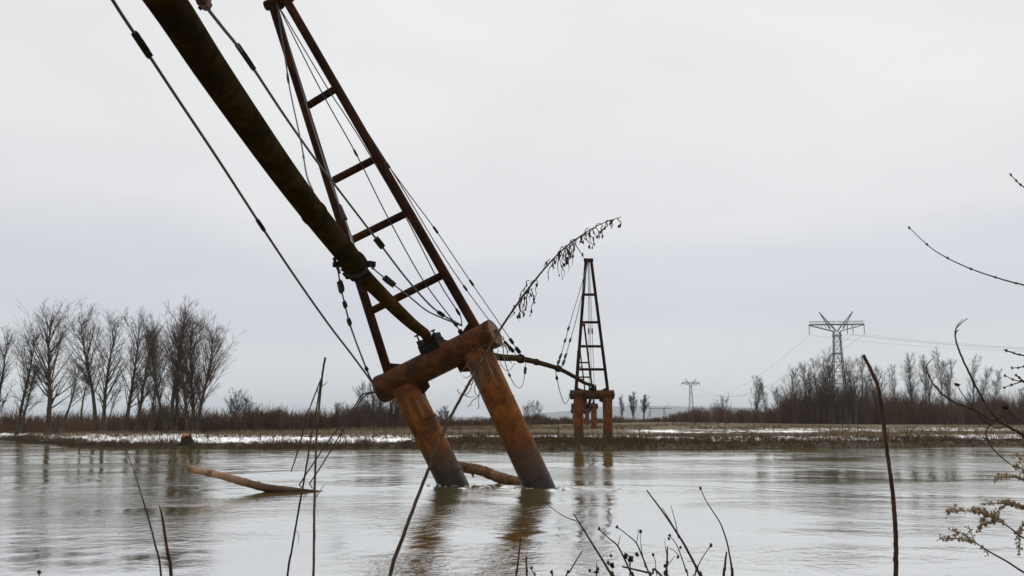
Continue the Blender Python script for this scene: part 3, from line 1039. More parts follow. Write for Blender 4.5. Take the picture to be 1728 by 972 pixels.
log('long pale driftwood trunk with its left end lifted clear of the water',
    [(318, 790, 25.4), (345, 796.5, 25.3), (375, 803, 25.2), (410, 813, 25.2), (448, 823, 25.1), (490, 827.5, 25.1), (545, 830.5, 25.2)],
    [.078, .09, .095, .10, .104, .09, .03],
    [(.2, (.3, -.2, .8), .11, .03), (.45, (.1, -.3, -.9), .115, .035), (.62, (.2, 0, .9), .125, .04)])
l2 = log('thick forked driftwood log caught between the leaning pylon\'s two columns',
    [(760, 783, 28.8), (785, 789, 28.7), (808, 793, 28.6), (828, 800, 28.5), (848, 807.5, 28.4), (868, 810.5, 28.3), (900, 819, 28.2)],
    [.13, .15, .15, .155, .165, .13, .08],
    [(.42, (.2, -.3, .8), .17, .05), (.3, (-.2, -.5, .7), .175, .05)], mat='driftwood_tan')
o2 = Vector(l2.location)
mk('fork', MB().tube([at(800, 793, 28.6) - o2, at(797, 800, 28.55) - o2, at(799, 806, 28.5) - o2], [.10, .045, .015], 8), M['driftwood_tan'], l2)

sp = on_ground(315, 71.6)
stump = thing('tree_stump', 'dark sawn tree stump with bright orange cut top at the water\'s edge', 'stump', (sp.x, sp.y, 0))
mb = MB().tube([(0, 0, -.3), (.02, 0, .15), (.06, 0, .45), (.05, -.05, .72), (.03, -.08, .88)], [.62, .55, .44, .38, .36], 14)
for v in mb.v:
    v += Vector((rl.uniform(-1, 1), rl.uniform(-1, 1), rl.uniform(-1, 1))) * .05
mk('trunk', mb, M['stump_bark'], stump)
mk('cut_face', MB().tube([(.03, -.14, .82), (.05, -.17, .92), (.06, -.15, .98)], [.30, .26, .12], 12), M['cut_wood'], stump)
for i in range(7):
    a = R(180 + i * 30 + rl.uniform(-9, 9))
    ln = rl.uniform(.5, .75)
    mk('root', MB().tube([(0, 0, .35), (math.cos(a) * ln * .6, math.sin(a) * ln * .6, .25), (math.cos(a) * ln, math.sin(a) * ln, -.15)], [.2, .13, .05], 7), M['stump_bark'], stump)

# ------------------------------------------------------------------ trees


def rot_dir(d, ang, az):
    u = d.orthogonal().normalized()
    w = d.cross(u)
    return (d * math.cos(ang) + (u * math.cos(az) + w * math.sin(az)) * math.sin(ang)).normalized()


def limb(segs, p, d, ln, r0, r1, n, rng, up, jit):
    """one gently rising limb; returns its points"""
    pts = [p]
    st = ln / n
    for i in range(n):
        d = Vector((d.x + rng.gauss(0, jit), d.y + rng.gauss(0, jit), d.z + rng.gauss(0, jit * .5) + up)).normalized()
        q = p + d * st
        a, b = r0 + (r1 - r0) * i / n, r0 + (r1 - r0) * (i + 1) / n
        segs.append((p.x, p.y, p.z, q.x, q.y, q.z, a, b))
        p = q
        pts.append(p)
    return pts


def tree(label, base, height, stems, seed, mats=('bark', 'twig'), spread=1.0, group=None, rmin=.0098, dens=1.0, first=.32, name='bare_tree', trunk_r=None, asc=.88):
    """stems: list of (lean_x, lean_y, height_factor, offset_x)"""
    rng = random.Random(seed)
    root = thing(name, label, 'tree', base, None, group)
    trunk = MB()
    segs = []
    first0 = first
    for (lx, ly, hf, ox) in stems:
        first = max(.12, first0 + rng.uniform(-.15, .08))
        H = height * hf
        tr = trunk_r or H * .0185
        n = 14
        p = Vector((ox, rng.uniform(-.3, .3), -.3))
        d = Vector((lx, ly, 1)).normalized()
        pts, rad = [p.copy()], [tr * 1.35]
        wob = rng.uniform(0, 6.28)
        for i in range(n):
            f_ = (i + 1) / n
            d = Vector((d.x * .96 + rng.gauss(0, .036) + math.sin(wob + f_ * 5) * .022, d.y * .96 + rng.gauss(0, .028), 1)).normalized()
            p = p + d * (H * .95 / n)
            pts.append(p.copy())
            rad.append(max(.012, tr * (1 - f_) ** .8))
        trunk.tube(pts, rad, 7)
        m = int(46 * dens * min(1, max(.42, height / 12)))
        for k in range(m):
            f_ = first + (1 - first) * (k + rng.random()) / m
            x = f_ * n
            i = min(n - 1, int(x))
            b0 = pts[i].lerp(pts[i + 1], x - i)
            td = (pts[i + 1] - pts[i]).normalized()
            g_ = (f_ - first) / (1 - first)
            ln = H * (.10 + .23 * math.sin(math.pi * (.30 + .70 * g_))) * rng.uniform(.32, 1.38) * spread
            a = rng.uniform(R(24), R(46)) * (spread ** .4) * asc * rng.choice((.8, 1, 1, 1.35))
            lp = limb(segs, b0, rot_dir(td, a, rng.uniform(0, 6.283)), ln, max(rmin * 1.6, tr * .36 * (1 - f_ * .6)), rmin, 6, rng, .05, .035)
            for _ in range(int(9 * (ln / H + .35) / .6)):
                u = rng.uniform(.18, 1.0) * 5.99
                j = int(u)
                b1 = lp[j].lerp(lp[j + 1], u - j)
                l2_ = ln * rng.uniform(.18, .46) * (1.15 - .5 * u / 6)
                sp2 = limb(segs, b1, rot_dir((lp[j + 1] - lp[j]).normalized(), rng.uniform(R(18), R(46)), rng.uniform(0, 6.283)), l2_, rmin * 1.5, rmin * .75, 3, rng, .05, .08)
                for _t in range(3):
                    v_ = rng.uniform(.2, 1.0) * 2.99
                    j2 = int(v_)
                    b2 = sp2[j2].lerp(sp2[j2 + 1], v_ - j2)
                    limb(segs, b2, rot_dir((sp2[j2 + 1] - sp2[j2]).normalized(), rng.uniform(R(18), R(50)), rng.uniform(0, 6.283)), rng.uniform(.25, .75) * max(.5, min(1, H / 12)), rmin, rmin * .5, 2, rng, .05, .1)
    mk('trunk', trunk, M[mats[0]], root, angle=80)
    segmesh('crown', segs, M[mats[1]], root)
    return root


def P(px, y):
    x = (px - CX) / F * (y * math.cos(PITCH) + 7 * math.sin(PITCH))
    return Vector((x, y, gh(x, y)))


row = 'row of bare trees on the far left bank'
tree('bare tree cut off by the left edge of the picture', P(2, 116), 12.2, [(.02, 0, 1, 0), (-.12, 0, .85, -1.4)], 1, group=row)
tree('slim bare tree, second from the left edge, forking low to the right', P(33, 116), 12.2, [(.05, 0, 1, 0), (.42, .1, .72, .1)], 2, group=row, dens=.85)
tree('broad tall bare tree, third from left in the far row, vase-shaped crown', P(88, 116), 14.4, [(.03, 0, 1, 0)], 3, group=row, spread=1.3, dens=1.35, trunk_r=.34)
tree('thin tree leaning strongly right between two tall trees of the left row', P(105, 114), 9.0, [(.62, 0, 1, 0)], 4, group=row, first=.5, dens=.8)
tree('small straight dark tree right of the strongly leaning one', P(139, 116), 8.6, [(.12, 0, 1, 0)], 5, group=row, first=.45, dens=.8)
tree('tall twin-stemmed bare tree with two separate narrow tops in the left row', P(173, 117), 14.2, [(-.07, 0, 1, -.35), (.10, 0, .97, .5)], 6, group=row, dens=1.1, spread=1.1)
tree('low curved tree bending right at the foot of the twin-stemmed tree', P(180, 115), 6.2, [(.55, 0, 1, 0)], 7, group=row, first=.55, dens=.6)
tree('tall bare tree of several stems left of the biggest trees', P(222, 117), 13.8, [(.03, 0, 1, -.5), (.06, 0, .93, .95)], 8, group=row, spread=1.1, dens=1.15)
tree('small thin bare tree just left of the tallest tree', P(257, 114), 9.3, [(.10, 0, 1, 0), (.25, 0, .7, .2)], 9, group=row, dens=.7, first=.4)
tree('tallest bare tree of the left row, narrow upright top', P(294, 117), 15.2, [(0, 0, 1, 0), (-.20, 0, .80, -.2), (.10, .1, .9, .4)], 10, ('bark', 'twig_red'), group=row, dens=1.15)
tree('wide dense brown-twigged tree, last on the right of the left row', P(330, 115), 13.2, [(.03, 0, 1, 0), (.17, 0, .92, .4), (-.08, 0, .88, -.5)], 12, ('bark', 'twig_red'), group=row, spread=1.15, dens=1.6, first=.22)

bb = 'lone bare trees along the far thicket'
tree('rounded bare shrub-tree standing over the thicket right of the left tree row', P(404, 140), 5.6, [(0, 0, 1, 0), (-.3, 0, .85, -.3), (.3, 0, .85, .3)], 21, ('bark', 'twig'), 1.3, bb, dens=1.5, first=.15)
tree('small fuzzy bare tree seen left of the leaning pylon\'s crossbeam', P(566, 170), 4.4, [(0, 0, 1, 0), (.2, 0, .8, .2)], 22, ('bark', 'twig'), 1.2, bb)
tree('grey bare tree rising behind the leaning pylon\'s left column', P(628, 165), 8.2, [(0, 0, 1, 0), (-.15, 0, .9, -.4), (.18, 0, .9, .4)], 23, ('bark_pale', 'twig_pale'), 1.2, bb, dens=1.5, first=.15)
tree('brown bare tree partly hidden by the leaning pylon\'s left column', P(666, 160), 8.0, [(0, 0, 1, 0), (.2, 0, .95, .3), (-.2, 0, .85, -.3)], 24, ('bark', 'twig_red'), 1.2, bb, dens=1.5, first=.15)
tree('small round bare tree visible between the leaning pylon\'s columns', P(750, 230), 4.4, [(0, 0, 1, 0), (.3, 0, .8, .2), (-.3, 0, .8, -.2)], 25, ('bark', 'twig_red'), 1.3, bb, dens=1.3)
tree('pale fuzzy bare tree just right of the leaning pylon\'s right column', P(897, 200), 4.8, [(0, 0, 1, 0), (.25, 0, .9, .5), (-.3, 0, .8, -.5)], 26, ('bark_pale', 'twig_pale'), 1.3, bb, dens=.9)
tri = 'three small trees beside the upright pylon'
tree('left of three small trees right of the upright pylon', P(1049, 320), 8.6, [(0, 0, 1, 0)], 31, ('bark', 'twig'), .8, tri, rmin=.02)
tree('middle of three small trees right of the upright pylon', P(1069, 320), 9.4, [(.03, 0, 1, 0), (-.08, 0, .9, -.2)], 32, ('bark', 'twig'), .8, tri, rmin=.02)
tree('right of three small trees right of the upright pylon', P(1085, 320), 8.8, [(.02, 0, 1, 0), (.1, 0, .9, .4)], 33, ('bark', 'twig'), .8, tri, rmin=.02)
pop = 'slender pale trees on the far right'
RT = [(1221, 210, 5.2, 'round-topped bare tree at the left end of the right thicket', 1.3),
      (1271, 205, 9.6, 'lone slender tree left of the big power tower, taller of a pair', .75),
      (1291, 207, 9.6, 'thin slender tree, right one of the pair left of the big power tower', .6),
      (1331, 200, 11.0, 'bare tree at the left shoulder of the big power tower\'s thicket', .9),
      (1362, 198, 11.6, 'bare tree one gap left of the big power tower', .8),
      (1391, 200, 14.2, 'taller pale tree directly left of the big power tower', .8),
      (1446, 200, 13.6, 'pale tree directly right of the big power tower', .8),
      (1476, 202, 11.4, 'pale tree behind the upright brown stick', .75),
      (1512, 205, 12.0, 'slender tree with a crooked leaning trunk right of the brown stick', .6),
      (1537, 203, 14.2, 'first tall poplar of the group right of the brown stick', .7),
      (1562, 205, 14.6, 'second tall poplar, behind the curved twig tip', .6),
      (1588, 203, 15.4, 'tallest poplar of the right-hand group', .6),
      (1606, 207, 13.6, 'poplar just right of the tallest poplar', .65),
      (1643, 204, 14.0, 'poplar with slim bright trunk left of the last pair', .65),
      (1674, 208, 11.6, 'second last poplar towards the right edge', .65),
      (1712, 204, 7.6, 'short leaning tree by the right edge of the picture', .8),
      (1312, 204, 7.2, 'low bare tree between the slender pair and the tower thicket', 1.0),
      (1377, 196, 12.4, 'brown bare tree squeezed between two trees left of the power tower', .9),
      (1405, 194, 11.4, 'bare tree standing in front of the big power tower\'s lower half', .9),
      (1428, 195, 12.6, 'bare tree touching the big power tower\'s right side', .9),
      (1462, 198, 11.0, 'brown bare tree just left of the stick\'s blunt top', .9)]
for i, (px, yy, hh, lab, spd) in enumerate(RT):
    lean = rr.uniform(-.05, .05)
    st = [(lean, 0, 1, 0)]
    if i % 3 == 1 or hh > 14:
        st.append((lean + .1, 0, .85, .4))
    if i == 8:
        st = [(-.22, 0, 1, .8)]
    tree(lab, P(px, yy), hh, st, 100 + i, ('bark_pale', 'twig_pale') if i % 3 else ('bark', 'twig'), spd * 1.25, pop, rmin=.0125, dens=.85, first=.16, trunk_r=hh * .010, asc=.72)

# ------------------------------------------------------------------ thickets (uncountable scrub)
PX = [-200, 0, 150, 330, 390, 420, 460, 520, 560, 600, 640, 690, 720, 760, 800, 860, 900, 940, 1000, 1040, 1090, 1120, 1180, 1215, 1250, 1290, 1320, 1345, 1380, 1420, 1450, 1480, 1520, 1560, 1600, 1640, 1680, 1728, 1950]
PT = [686, 690, 694, 678, 686, 684, 687, 692, 693, 686, 676, 686, 697, 703, 702, 700, 697, 702, 703, 702, 705, 701, 688, 680, 692, 690, 668, 648, 632, 636, 646, 656, 664, 668, 668, 668, 658, 650, 648]
PD = [(-200, 124), (330, 122), (420, 140), (560, 165), (700, 190), (960, 215), (1100, 225), (1200, 205), (1400, 198), (1950, 205)]


def thicket(name, label, x0, x1, count, seed, tint0, tint1, depth=16):
    rng = random.Random(seed)
    segs, tint = [], []
    for _ in range(count):
        px = rng.uniform(x0, x1)
        yy = float(np.interp(px, [a for a, b in PD], [b for a, b in PD])) + rng.uniform(-3, depth)
        b = on_ground(px, yy)
        top = at(px, float(np.interp(px, PX, PT)), yy * math.cos(PITCH)).z
        hh = max(.9, (top - b.z)) * min(1.3, max(.3, rng.gauss(.74, .2) * (.45 + 1.0 * float(vnoise(np.array([b.x * .30]), np.array([b.y * .15]), 71)[0]))))
        tv = min(1, max(0, tint0 + .08 + (tint1 - tint0) * rng.random() + rng.gauss(0, .08) + .25 * (float(vnoise(np.array([b.x * .12]), np.array([1.0]), 7)[0]) - .5)))
        for _s in range(rng.randint(5, 8)):
            a = rng.uniform(0, 6.283)
            sp_ = rng.uniform(.1, .5) * hh * .5
            p = Vector((b.x + rng.uniform(-.5, .5), b.y + rng.uniform(-.5, .5), b.z - .05))
            q = Vector((p.x + math.cos(a) * sp_ * .5, p.y + math.sin(a) * sp_ * .5, b.z + hh * .5))
            e = Vector((q.x + math.cos(a) * sp_, q.y + math.sin(a) * sp_, b.z + hh * rng.uniform(.75, 1.0)))
            segs.append((*p, *q, .035, .026)); segs.append((*q, *e, .026, .012))
            tint += [tv, tv]
            for _t in range(4):
                f_ = rng.uniform(.15, 1.4)
                s0 = p + (q - p) * f_ if f_ < 1 else q + (e - q) * (f_ - 1)
                dv = Vector((rng.gauss(0, .5), rng.gauss(0, .5), rng.uniform(.4, 1.1))).normalized() * hh * rng.uniform(.15, .34)
                segs.append((*s0, *(s0 + dv), .018, .010))
                tint.append(min(1, tv + rng.uniform(-.05, .12)))
    o = segmesh(name, segs, M['thicket'], None, 3, tint)
    o['kind'] = 'stuff'
    tag(o, label)
    return o


thicket('thicket', 'brown winter scrub under the tall trees on the far left bank', -160, 420, 850, 41, .15, .65)
thicket('thicket', 'low dark reddish scrub along the far bank behind the leaning pylon', 420, 1000, 1450, 42, .05, .6)
thicket('thicket', 'brown scrub and saplings around the power tower on the far right', 1000, 1850, 1850, 43, .2, .8)


def dry_grass(name, label, n, seed, fn):
    rng = random.Random(seed)
    segs, tint = [], []
    spots = []
    while len(spots) < n / 5.5:
        r_ = fn(rng)
        if r_ is not None:
            spots.append(r_)
    zs_ = ground_h(np.array([q[0] for q in spots]), np.array([q[1] for q in spots]))
    for (x, y, hgt, tv, w), z in zip(spots, zs_):
        z = float(z)
        for _ in range(rng.randint(4, 7)):
            bx, by = x + rng.gauss(0, .10), y + rng.gauss(0, .10)
            hh = hgt * rng.uniform(.55, 1.15)
            segs.append((bx, by, z - .03, bx + rng.gauss(0, .35) * hh, by + rng.gauss(0, .35) * hh, z + hh, w, w * .35))
            tint.append(min(1, max(0, tv + rng.gauss(0, .12))))
    o = ribbons(name, segs, M['grass'], tint)
    o['kind'] = 'stuff'
    tag(o, label)
    return o


def bank_pos(rng):
    x = rng.uniform(-58, 62)
    t = abs(rng.gauss(0, 1)) * (2.0 if x < -6 else 9) + .1
    if x < -6 and rng.random() < .35:
        t = rng.uniform(2, 40)
    y = float(shore_y(np.array([x]))[0]) + t
    if x > 6 and vnoise(np.array([x * .13]), np.array([y * .1]), 3)[0] < .24:
        return None
    cl_ = .45 + 1.3 * float(vnoise(np.array([x * .55]), np.array([y * .2]), 61)[0]) ** 1.5
    return x, y, cl_ * rng.uniform(.12, .36) * (1 if t > 1.5 else .7) * (1.5 if -8 < x < 22 else 1), rng.uniform(-.05, .42), .016


def field_pos(rng):
    y = rng.uniform(84, 190)
    x = rng.uniform(-.58, .58) * y
    t = y - float(shore_y(np.array([x]))[0])
    if t < 8:
        return None
    s_ = vnoise(np.array([x * .09]), np.array([y * .06]), 13)[0]
    if s_ < .4:
        return None
    return x, y, rng.uniform(.15, .48), rng.uniform(.2, .95), .018


dry_grass('dry_grass', 'dark matted dead grass along the far water\'s edge', 75000, 51, bank_pos)
dry_grass('dry_grass', 'pale dead grass tufts across the snowy far field', 60000, 52, field_pos)

# saplings and posts on the bank
sap = [(241, 73, 1.0), (283, 76, .9), (352, 75, 1.1), (405, 77, 1.0), (441, 75, 1.2), (478, 79, 1.0), (575, 78, 1.1), (632, 79, 1.5), (696, 80, 1.2), (776, 84, 1.3), (866, 82, 1.2), (942, 86, 1.2), (1080, 80, 1.3), (1095, 82, 1.0), (1224, 84, 1.6), (1304, 84, 2.0), (1400, 88, 2.6), (1421, 88, 2.4), (1447, 88, 2.9), (1595, 92, 1.6), (1530, 90, 1.2)]
sap.sort()
ORD = 'first second third fourth fifth sixth seventh eighth ninth tenth eleventh twelfth thirteenth fourteenth fifteenth sixteenth seventeenth eighteenth nineteenth twentieth last'.split()
for i, (px, yy, hh) in enumerate(sap):
    b = on_ground(px, yy)
    o = thing('sapling', '%s thin bare sapling from the left along the far bank' % ORD[i], 'sapling', b, None, 'thin saplings on the far bank')
    rng = random.Random(200 + i)
    pts = [Vector((0, 0, -.1))]
    for k in range(5):
        pts.append(pts[-1] + Vector((rng.gauss(0, .03), rng.gauss(0, .03), hh / 5)))
    mk('stem', MB().tube(pts, [.032, .03, .026, .02, .015, .008], 5), M['bark'], o)
    sg = []
    for k in range(int(10 * hh)):
        j = rng.randint(1, 4)
        p = pts[j] + (pts[j + 1] - pts[j]) * rng.random()
        d = rot_dir(Vector((0, 0, 1)), rng.uniform(.3, .9), rng.uniform(0, 6.28)) * rng.uniform(.15, .45)
        sg.append((*p, *(p + d), .010, .005))
    segmesh('twigs', sg, M['twig'], o)

# ------------------------------------------------------------------ power towers and lines


def lattice_tower(label, base, hgt, yaw, sc=1.0, thick=1.0):
    """32 m line tower: tapering four-legged body, flat crossarm, two raised horns, hanging insulators"""
    root = thing('power_tower', label, 'power tower', base, (0, 0, yaw), 'power towers of the line')
    k = hgt / 32.0
    lv = [0, 4.5, 8.5, 12, 15.2, 18, 20.5, 22.6, 24.6, 26.4]
    hw = [2.4, 2.05, 1.75, 1.5, 1.32, 1.18, 1.06, 0.98, 0.92, 0.88]
    t_ = .085 * thick
    for sx in (-1, 1):
        for sy in (-1, 1):
            mk('leg', MB().tube([(sx * w * k, sy * w * k, z * k) for z, w in zip(lv, hw)], t_ * 1.25, 4), M['lattice'], root, smooth=False)
    br_ = MB()
    for i in range(len(lv) - 1):
        for ax in (0, 1):
            for s in (-1, 1):
                for f_ in (-1, 1):
                    a = [0, 0, lv[i] * k]; b = [0, 0, lv[i + 1] * k]
                    a[ax] = f_ * hw[i] * k; b[ax] = -f_ * hw[i + 1] * k
                    a[1 - ax] = s * hw[i] * k; b[1 - ax] = s * hw[i + 1] * k
                    br_.tube([a, b], t_ * .62, 3)
                a = [0, 0, lv[i + 1] * k]; b = list(a)
                a[ax] = -hw[i + 1] * k; b[ax] = hw[i + 1] * k
                a[1 - ax] = b[1 - ax] = s * hw[i + 1] * k
                br_.tube([a, b], t_ * .62, 3)
    mk('bracing', br_, M['lattice'], root, smooth=False)
    arm = MB()
    zt, zb = 28.4 * k, 26.5 * k
    ends = []
    for s in (-1, 1):
        for sy in (-.7, .7):
            arm.tube([(0, sy * k, zt), (s * 7.45 * k, sy * .5 * k, zt)], t_ * 1.3, 4)
            arm.tube([(s * .9 * k, sy * k, zb), (s * 7.45 * k, sy * .5 * k, zt - .15 * k)], t_, 4)
            arm.tube([(0, sy * k, zt + .85 * k), (s * 7.5 * k, sy * .5 * k, zt + .85 * k)], t_ * .5, 3)
            for j in range(1, 13):
                x = s * 7.6 * j / 13 * k
                arm.tube([(x, sy * .7 * k, zt), (x, sy * .7 * k, zt + .85 * k)], t_ * .45, 3)
            for j in range(1, 7):
                x = s * 7.6 * j / 7 * k
                zz = zb + (zt - .15 * k - zb) * (j / 7)
                arm.tube([(x, sy * .7 * k, zt), (x - s * .5 * k, sy * .7 * k, zz)], t_ * .5, 3)
    mk('crossarm', arm, M['lattice'], root, smooth=False)
    for s in (-1, 1):
        hn = MB()
        tip = Vector((s * 4.6 * k, 0, 32 * k))
        for sy in (-.5, .5):
            hn.tube([(s * .2 * k, sy * k, 26.6 * k), tip], t_ * 1.2, 4)
            hn.tube([(s * 1.8 * k, sy * k, 27.2 * k), tip], t_, 4)
        for j in range(1, 6):
            f_ = j / 6.5
            a = Vector((s * .2 * k, 0, 26.6 * k)).lerp(tip, f_)
            b = Vector((s * 1.8 * k, 0, 27.2 * k)).lerp(tip, f_ * .92)
            hn.tube([a, b], t_ * .55, 3)
        mk('horn', hn, M['lattice'], root, smooth=False)
    hang = []
    for x in (-7.4, 2.9, 4.4, 7.4):
        mb = MB()
        for j in range(12):
            z = zt - (.25 + j * .2) * k
            mb.tube([(x * k, 0, z), (x * k, 0, z - .1 * k)], [.16 * thick * k, .07 * thick * k], 6)
        mb.tube([(x * k, 0, zt), (x * k, 0, zt - 2.85 * k)], .035 * thick, 4)
        mk('insulator', mb, M['insul'], root, smooth=False)
        hang.append(Vector((x * k, 0, zt - 2.85 * k)))
    for z, w in ((25.2, 1.25), (20.2, 1.3)):
        mk('platform', MB().box((0, 0, z * k), (w * k, .9 * k, .12 * k)), M['lattice'], root, smooth=False)
    Mx = Matrix.Translation(base) @ Matrix.Rotation(yaw, 4, 'Z')
    return root, [Mx @ h_ for h_ in hang]


tb = Vector(((1411.5 - CX) / F * (285 * math.cos(PITCH) + 28 * math.sin(PITCH)), 285, 0))
tb.z = at(1412, 523, 285 * math.cos(PITCH)).z - 33
tower1, h1 = lattice_tower('large steel lattice power tower rising above the right thicket', tb, 33, R(-8), thick=1.15)
tb2 = Vector(((1165 - CX) / F * 853, 855, 0))
tb2.z = at(1165, 638, 850 * math.cos(PITCH)).z - 33
tower2, h2 = lattice_tower('distant lattice power tower between the upright pylon and right thicket', tb2, 33, R(-8), thick=2.0)


def portal_tower(label, base, hgt):
    root = thing('portal_tower', label, 'power tower', base, None, 'power towers of the line')
    for s in (-1, 1):
        mk('mast', MB().tube([(s * hgt * .5 - .1 * hgt, 0, 0), (s * hgt * .36, 0, hgt * .8)], .5, 4).tube([(s * hgt * .5 + .1 * hgt, 0, 0), (s * hgt * .38, 0, hgt * .8)], .5, 4), M['lattice'], root, smooth=False)
        mk('peak', MB().tube([(s * hgt * .37, 0, hgt * .8), (s * hgt * .6, 0, hgt)], .35, 4), M['lattice'], root, smooth=False)
    mk('crossbeam', MB().tube([(-hgt * .8, 0, hgt * .8), (hgt * .8, 0, hgt * .8)], .55, 4), M['lattice'], root, smooth=False)


pb = Vector(((1108 - CX) / F * 1500, 1505, 2.0))
pb.z = at(1108, 683, 1500).z - 27
portal_tower('tiny far-off portal-shaped power tower on the horizon', pb, 27)


def wire(label, a, b, sag, r, n=24):
    o = thing('power_line', label, 'wire', a, None, 'power line wires')
    pts = []
    for i in range(n + 1):
        t = i / n
        p = (b - a) * t
        p.z -= sag * 4 * t * (1 - t)
        pts.append(p)
    mk('conductor', MB().tube(pts, r, 4), M['wire'], o, smooth=False)


NM_ = ('outermost left', 'inner left', 'inner right', 'outermost right')
for i in range(4):
    a = h1[i]
    wire('power line wire from the large tower to the distant tower, %s' % NM_[i], a, h2[i], 13, .035)
    far = a + Vector((165, -20, 2 + i * .4))
    wire('power line wire from the large tower out past the right edge, %s' % NM_[i], a, far, 6.5, .022)

# ------------------------------------------------------------------ plants on the near bank
rp = random.Random(77)
dk = 'dry weed stalks on the near bank'


def root_down(P0, P1):
    """carry a stem on from P0 (its lowest seen point) down into the near bank"""
    d = (P0 - P1).normalized()
    d = Vector((d.x * .6, d.y * .6, min(-.6, d.z))).normalized()
    res = []
    p = P0.copy()
    for k in range(40):
        p = p + d * .08
        d = Vector((d.x * .9, d.y * .9, d.z)).normalized()
        if p.z < gh(p.x, p.y) - .06:
            res.append(p.copy())
            break
        if k % 4 == 3:
            res.append(p.copy())
    return list(reversed(res))


def stalk(label, pts, wpx, d, twigs=(), heads=(), mat='stalk', name='dry_stalk', cat='stalk', group=dk, dtip=None, nodes=0):
    """pts: pixel points from the bottom up; wpx: width in px bottom..top; twigs: (points, width)"""
    n = len(pts)
    ds = np.linspace(d, dtip or d, n)
    PP = [at(x, y, k) for (x, y), k in zip(pts, ds)]
    low = root_down(PP[0], PP[1]) if pts[0][1] > 940 else []
    full = low + PP
    o = full[0].copy()
    o.z = max(o.z, gh(o.x, o.y))
    root = thing(name, label, cat, o, None, group)
    sub = 7
    pa = smooth_path([p - o for p in full], sub)
    w = lerp_list(wpx, n)
    rad_key = [w[0] * ds[0] / F / 2 * .75] * len(low) + [wi * k / F / 2 * .7 for wi, k in zip(w, ds)]
    ra = lerp_list(rad_key, len(pa))
    jit = [rp.uniform(-1, 1) for _ in pa]
    pa = [p + Vector((j, 0, jit[-i] * .3)) * r_ * .14 for i, (p, j, r_) in enumerate(zip(pa, jit, ra))]
    ra = [r_ * (1 + .12 * abs(j)) for r_, j in zip(ra, jit)]
    stem = mk('stem', MB().tube(pa, ra, 8), M[mat], root, angle=80)
    for k in range(nodes):
        i = rp.randint(len(pa) // 3, len(pa) - 2)
        t = (pa[i + 1] - pa[i]).normalized()
        u = rot_dir(t, .9, rp.uniform(0, 6.28))
        mk('bud', MB().tube([pa[i], pa[i] + u * ra[i] * 1.1, pa[i] + u * ra[i] * 1.5], [ra[i] * .8, ra[i] * .6, ra[i] * .2], 5), M[mat], stem)
    for tp, tw in twigs:
        q = smooth_path([at(x, y, d) - o for x, y in tp], 5)
        mk('twig', MB().tube(q, lerp_list([tw * d / F / 2.4, tw * d / F / 5], len(q)), 5), M[mat], stem)
    for (x, y, r_) in heads:
        r_ = r_ * d / F
        c = at(x, y, d) - o
        mb = MB().blob(c, r_, rp, (.85, .85, 1.15), .3)
        for _ in range(7):
            u = Vector((rp.gauss(0, 1), rp.gauss(0, 1), rp.gauss(0, 1))).normalized()
            mb.tube([c + u * r_ * .6, c + u * r_ * 1.5], [r_ * .25, r_ * .06], 3)
        mk('seed_head', mb, M['seed'], stem)
    return root, o


# the long arching stem with withered leaves
VD = 3.0
arch_px = [(658, 972), (681, 903), (705, 838), (728, 780), (750, 726), (775, 676), (800, 632), (824, 590), (846, 553), (868, 520), (892, 487), (920, 452), (950, 421), (980, 398), (1012, 379), (1048, 366)]
arch, ao = stalk('very long arching weed stem with withered leaves dangling from its tip', arch_px, [9, 8, 7, 6.5, 5.5, 5, 4.5, 3.6, 2.6, 1.6], VD,
                 twigs=[([(779, 666), (772, 660), (774, 655)], 2), ([(780, 665), (792, 670), (804, 669)], 2)], mat='stalk_pale', name='arching_weed_stem', dtip=2.8)
ap = [at(x, y, k) for (x, y), k in zip(arch_px, np.linspace(VD, 2.8, len(arch_px)))]
asm = smooth_path(ap, 10)


def arch_at(x):
    return min(asm, key=lambda p: abs(CX + F * p.x / (p - _eye).dot(_fw) - x))


for (x, ln, k) in ((872, 30, 3), (884, 42, 5), (893, 36, 4), (903, 34, 3), (936, 34, 3), (947, 38, 4), (957, 54, 8), (970, 40, 6), (985, 32, 4), (1000, 34, 4), (1016, 26, 2), (1028, 28, 4), (1040, 18, 2)):
    b = arch_at(x) - ao
    mb = MB()
    for _ in range(k):
        p = b + Vector((rp.gauss(0, .006), rp.gauss(0, .006), 0))
        pts = [p.copy()]
        L_ = ln * VD / F * rp.uniform(.5, 1.35)
        dx, dy = rp.gauss(-.25, .35), rp.gauss(0, .3)
        m_ = 6
        for j in range(m_):
            p = p + Vector((dx * L_ / m_ + rp.gauss(0, .0045), dy * L_ / m_ + rp.gauss(0, .0045), -L_ / m_ * (1 if j else .2)))
            dx *= .6; dy *= .6
            pts.append(p.copy())
        mb.tube(smooth_path(pts, 2), lerp_list([.0008, .0012, .0014, .0013, .0012, .0009, .0004], 13), 4)
        for _b in range(2):
            q = pts[rp.randint(2, 6)]
            mb.blob(q, rp.uniform(.0014, .0032), rp, (1, .6, 2.0), .5)
    mk('withered_leaf', mb, M['tendril'], arch)
for cx_, cy_, n_ in ((838, 566, 5), (822, 590, 7), (806, 616, 6), (812, 640, 5), (800, 622, 4)):
    mb = MB()
    for _ in range(n_):
        p = at(cx_ + rp.uniform(-6, 6), cy_ + rp.uniform(-8, 8), VD - .02) - ao
        pts = [p.copy()]
        a = rp.uniform(0, 6.28)
        for j in range(9):
            a += rp.gauss(0, .7)
            p = p + Vector((math.cos(a) * .007, rp.gauss(0, .003), math.sin(a) * .008 - .003))
            pts.append(p.copy())
        mb.tube(smooth_path(pts, 3), .0011, 4)
    mk('dry_tendril', mb, M['stalk_pale'], arch)

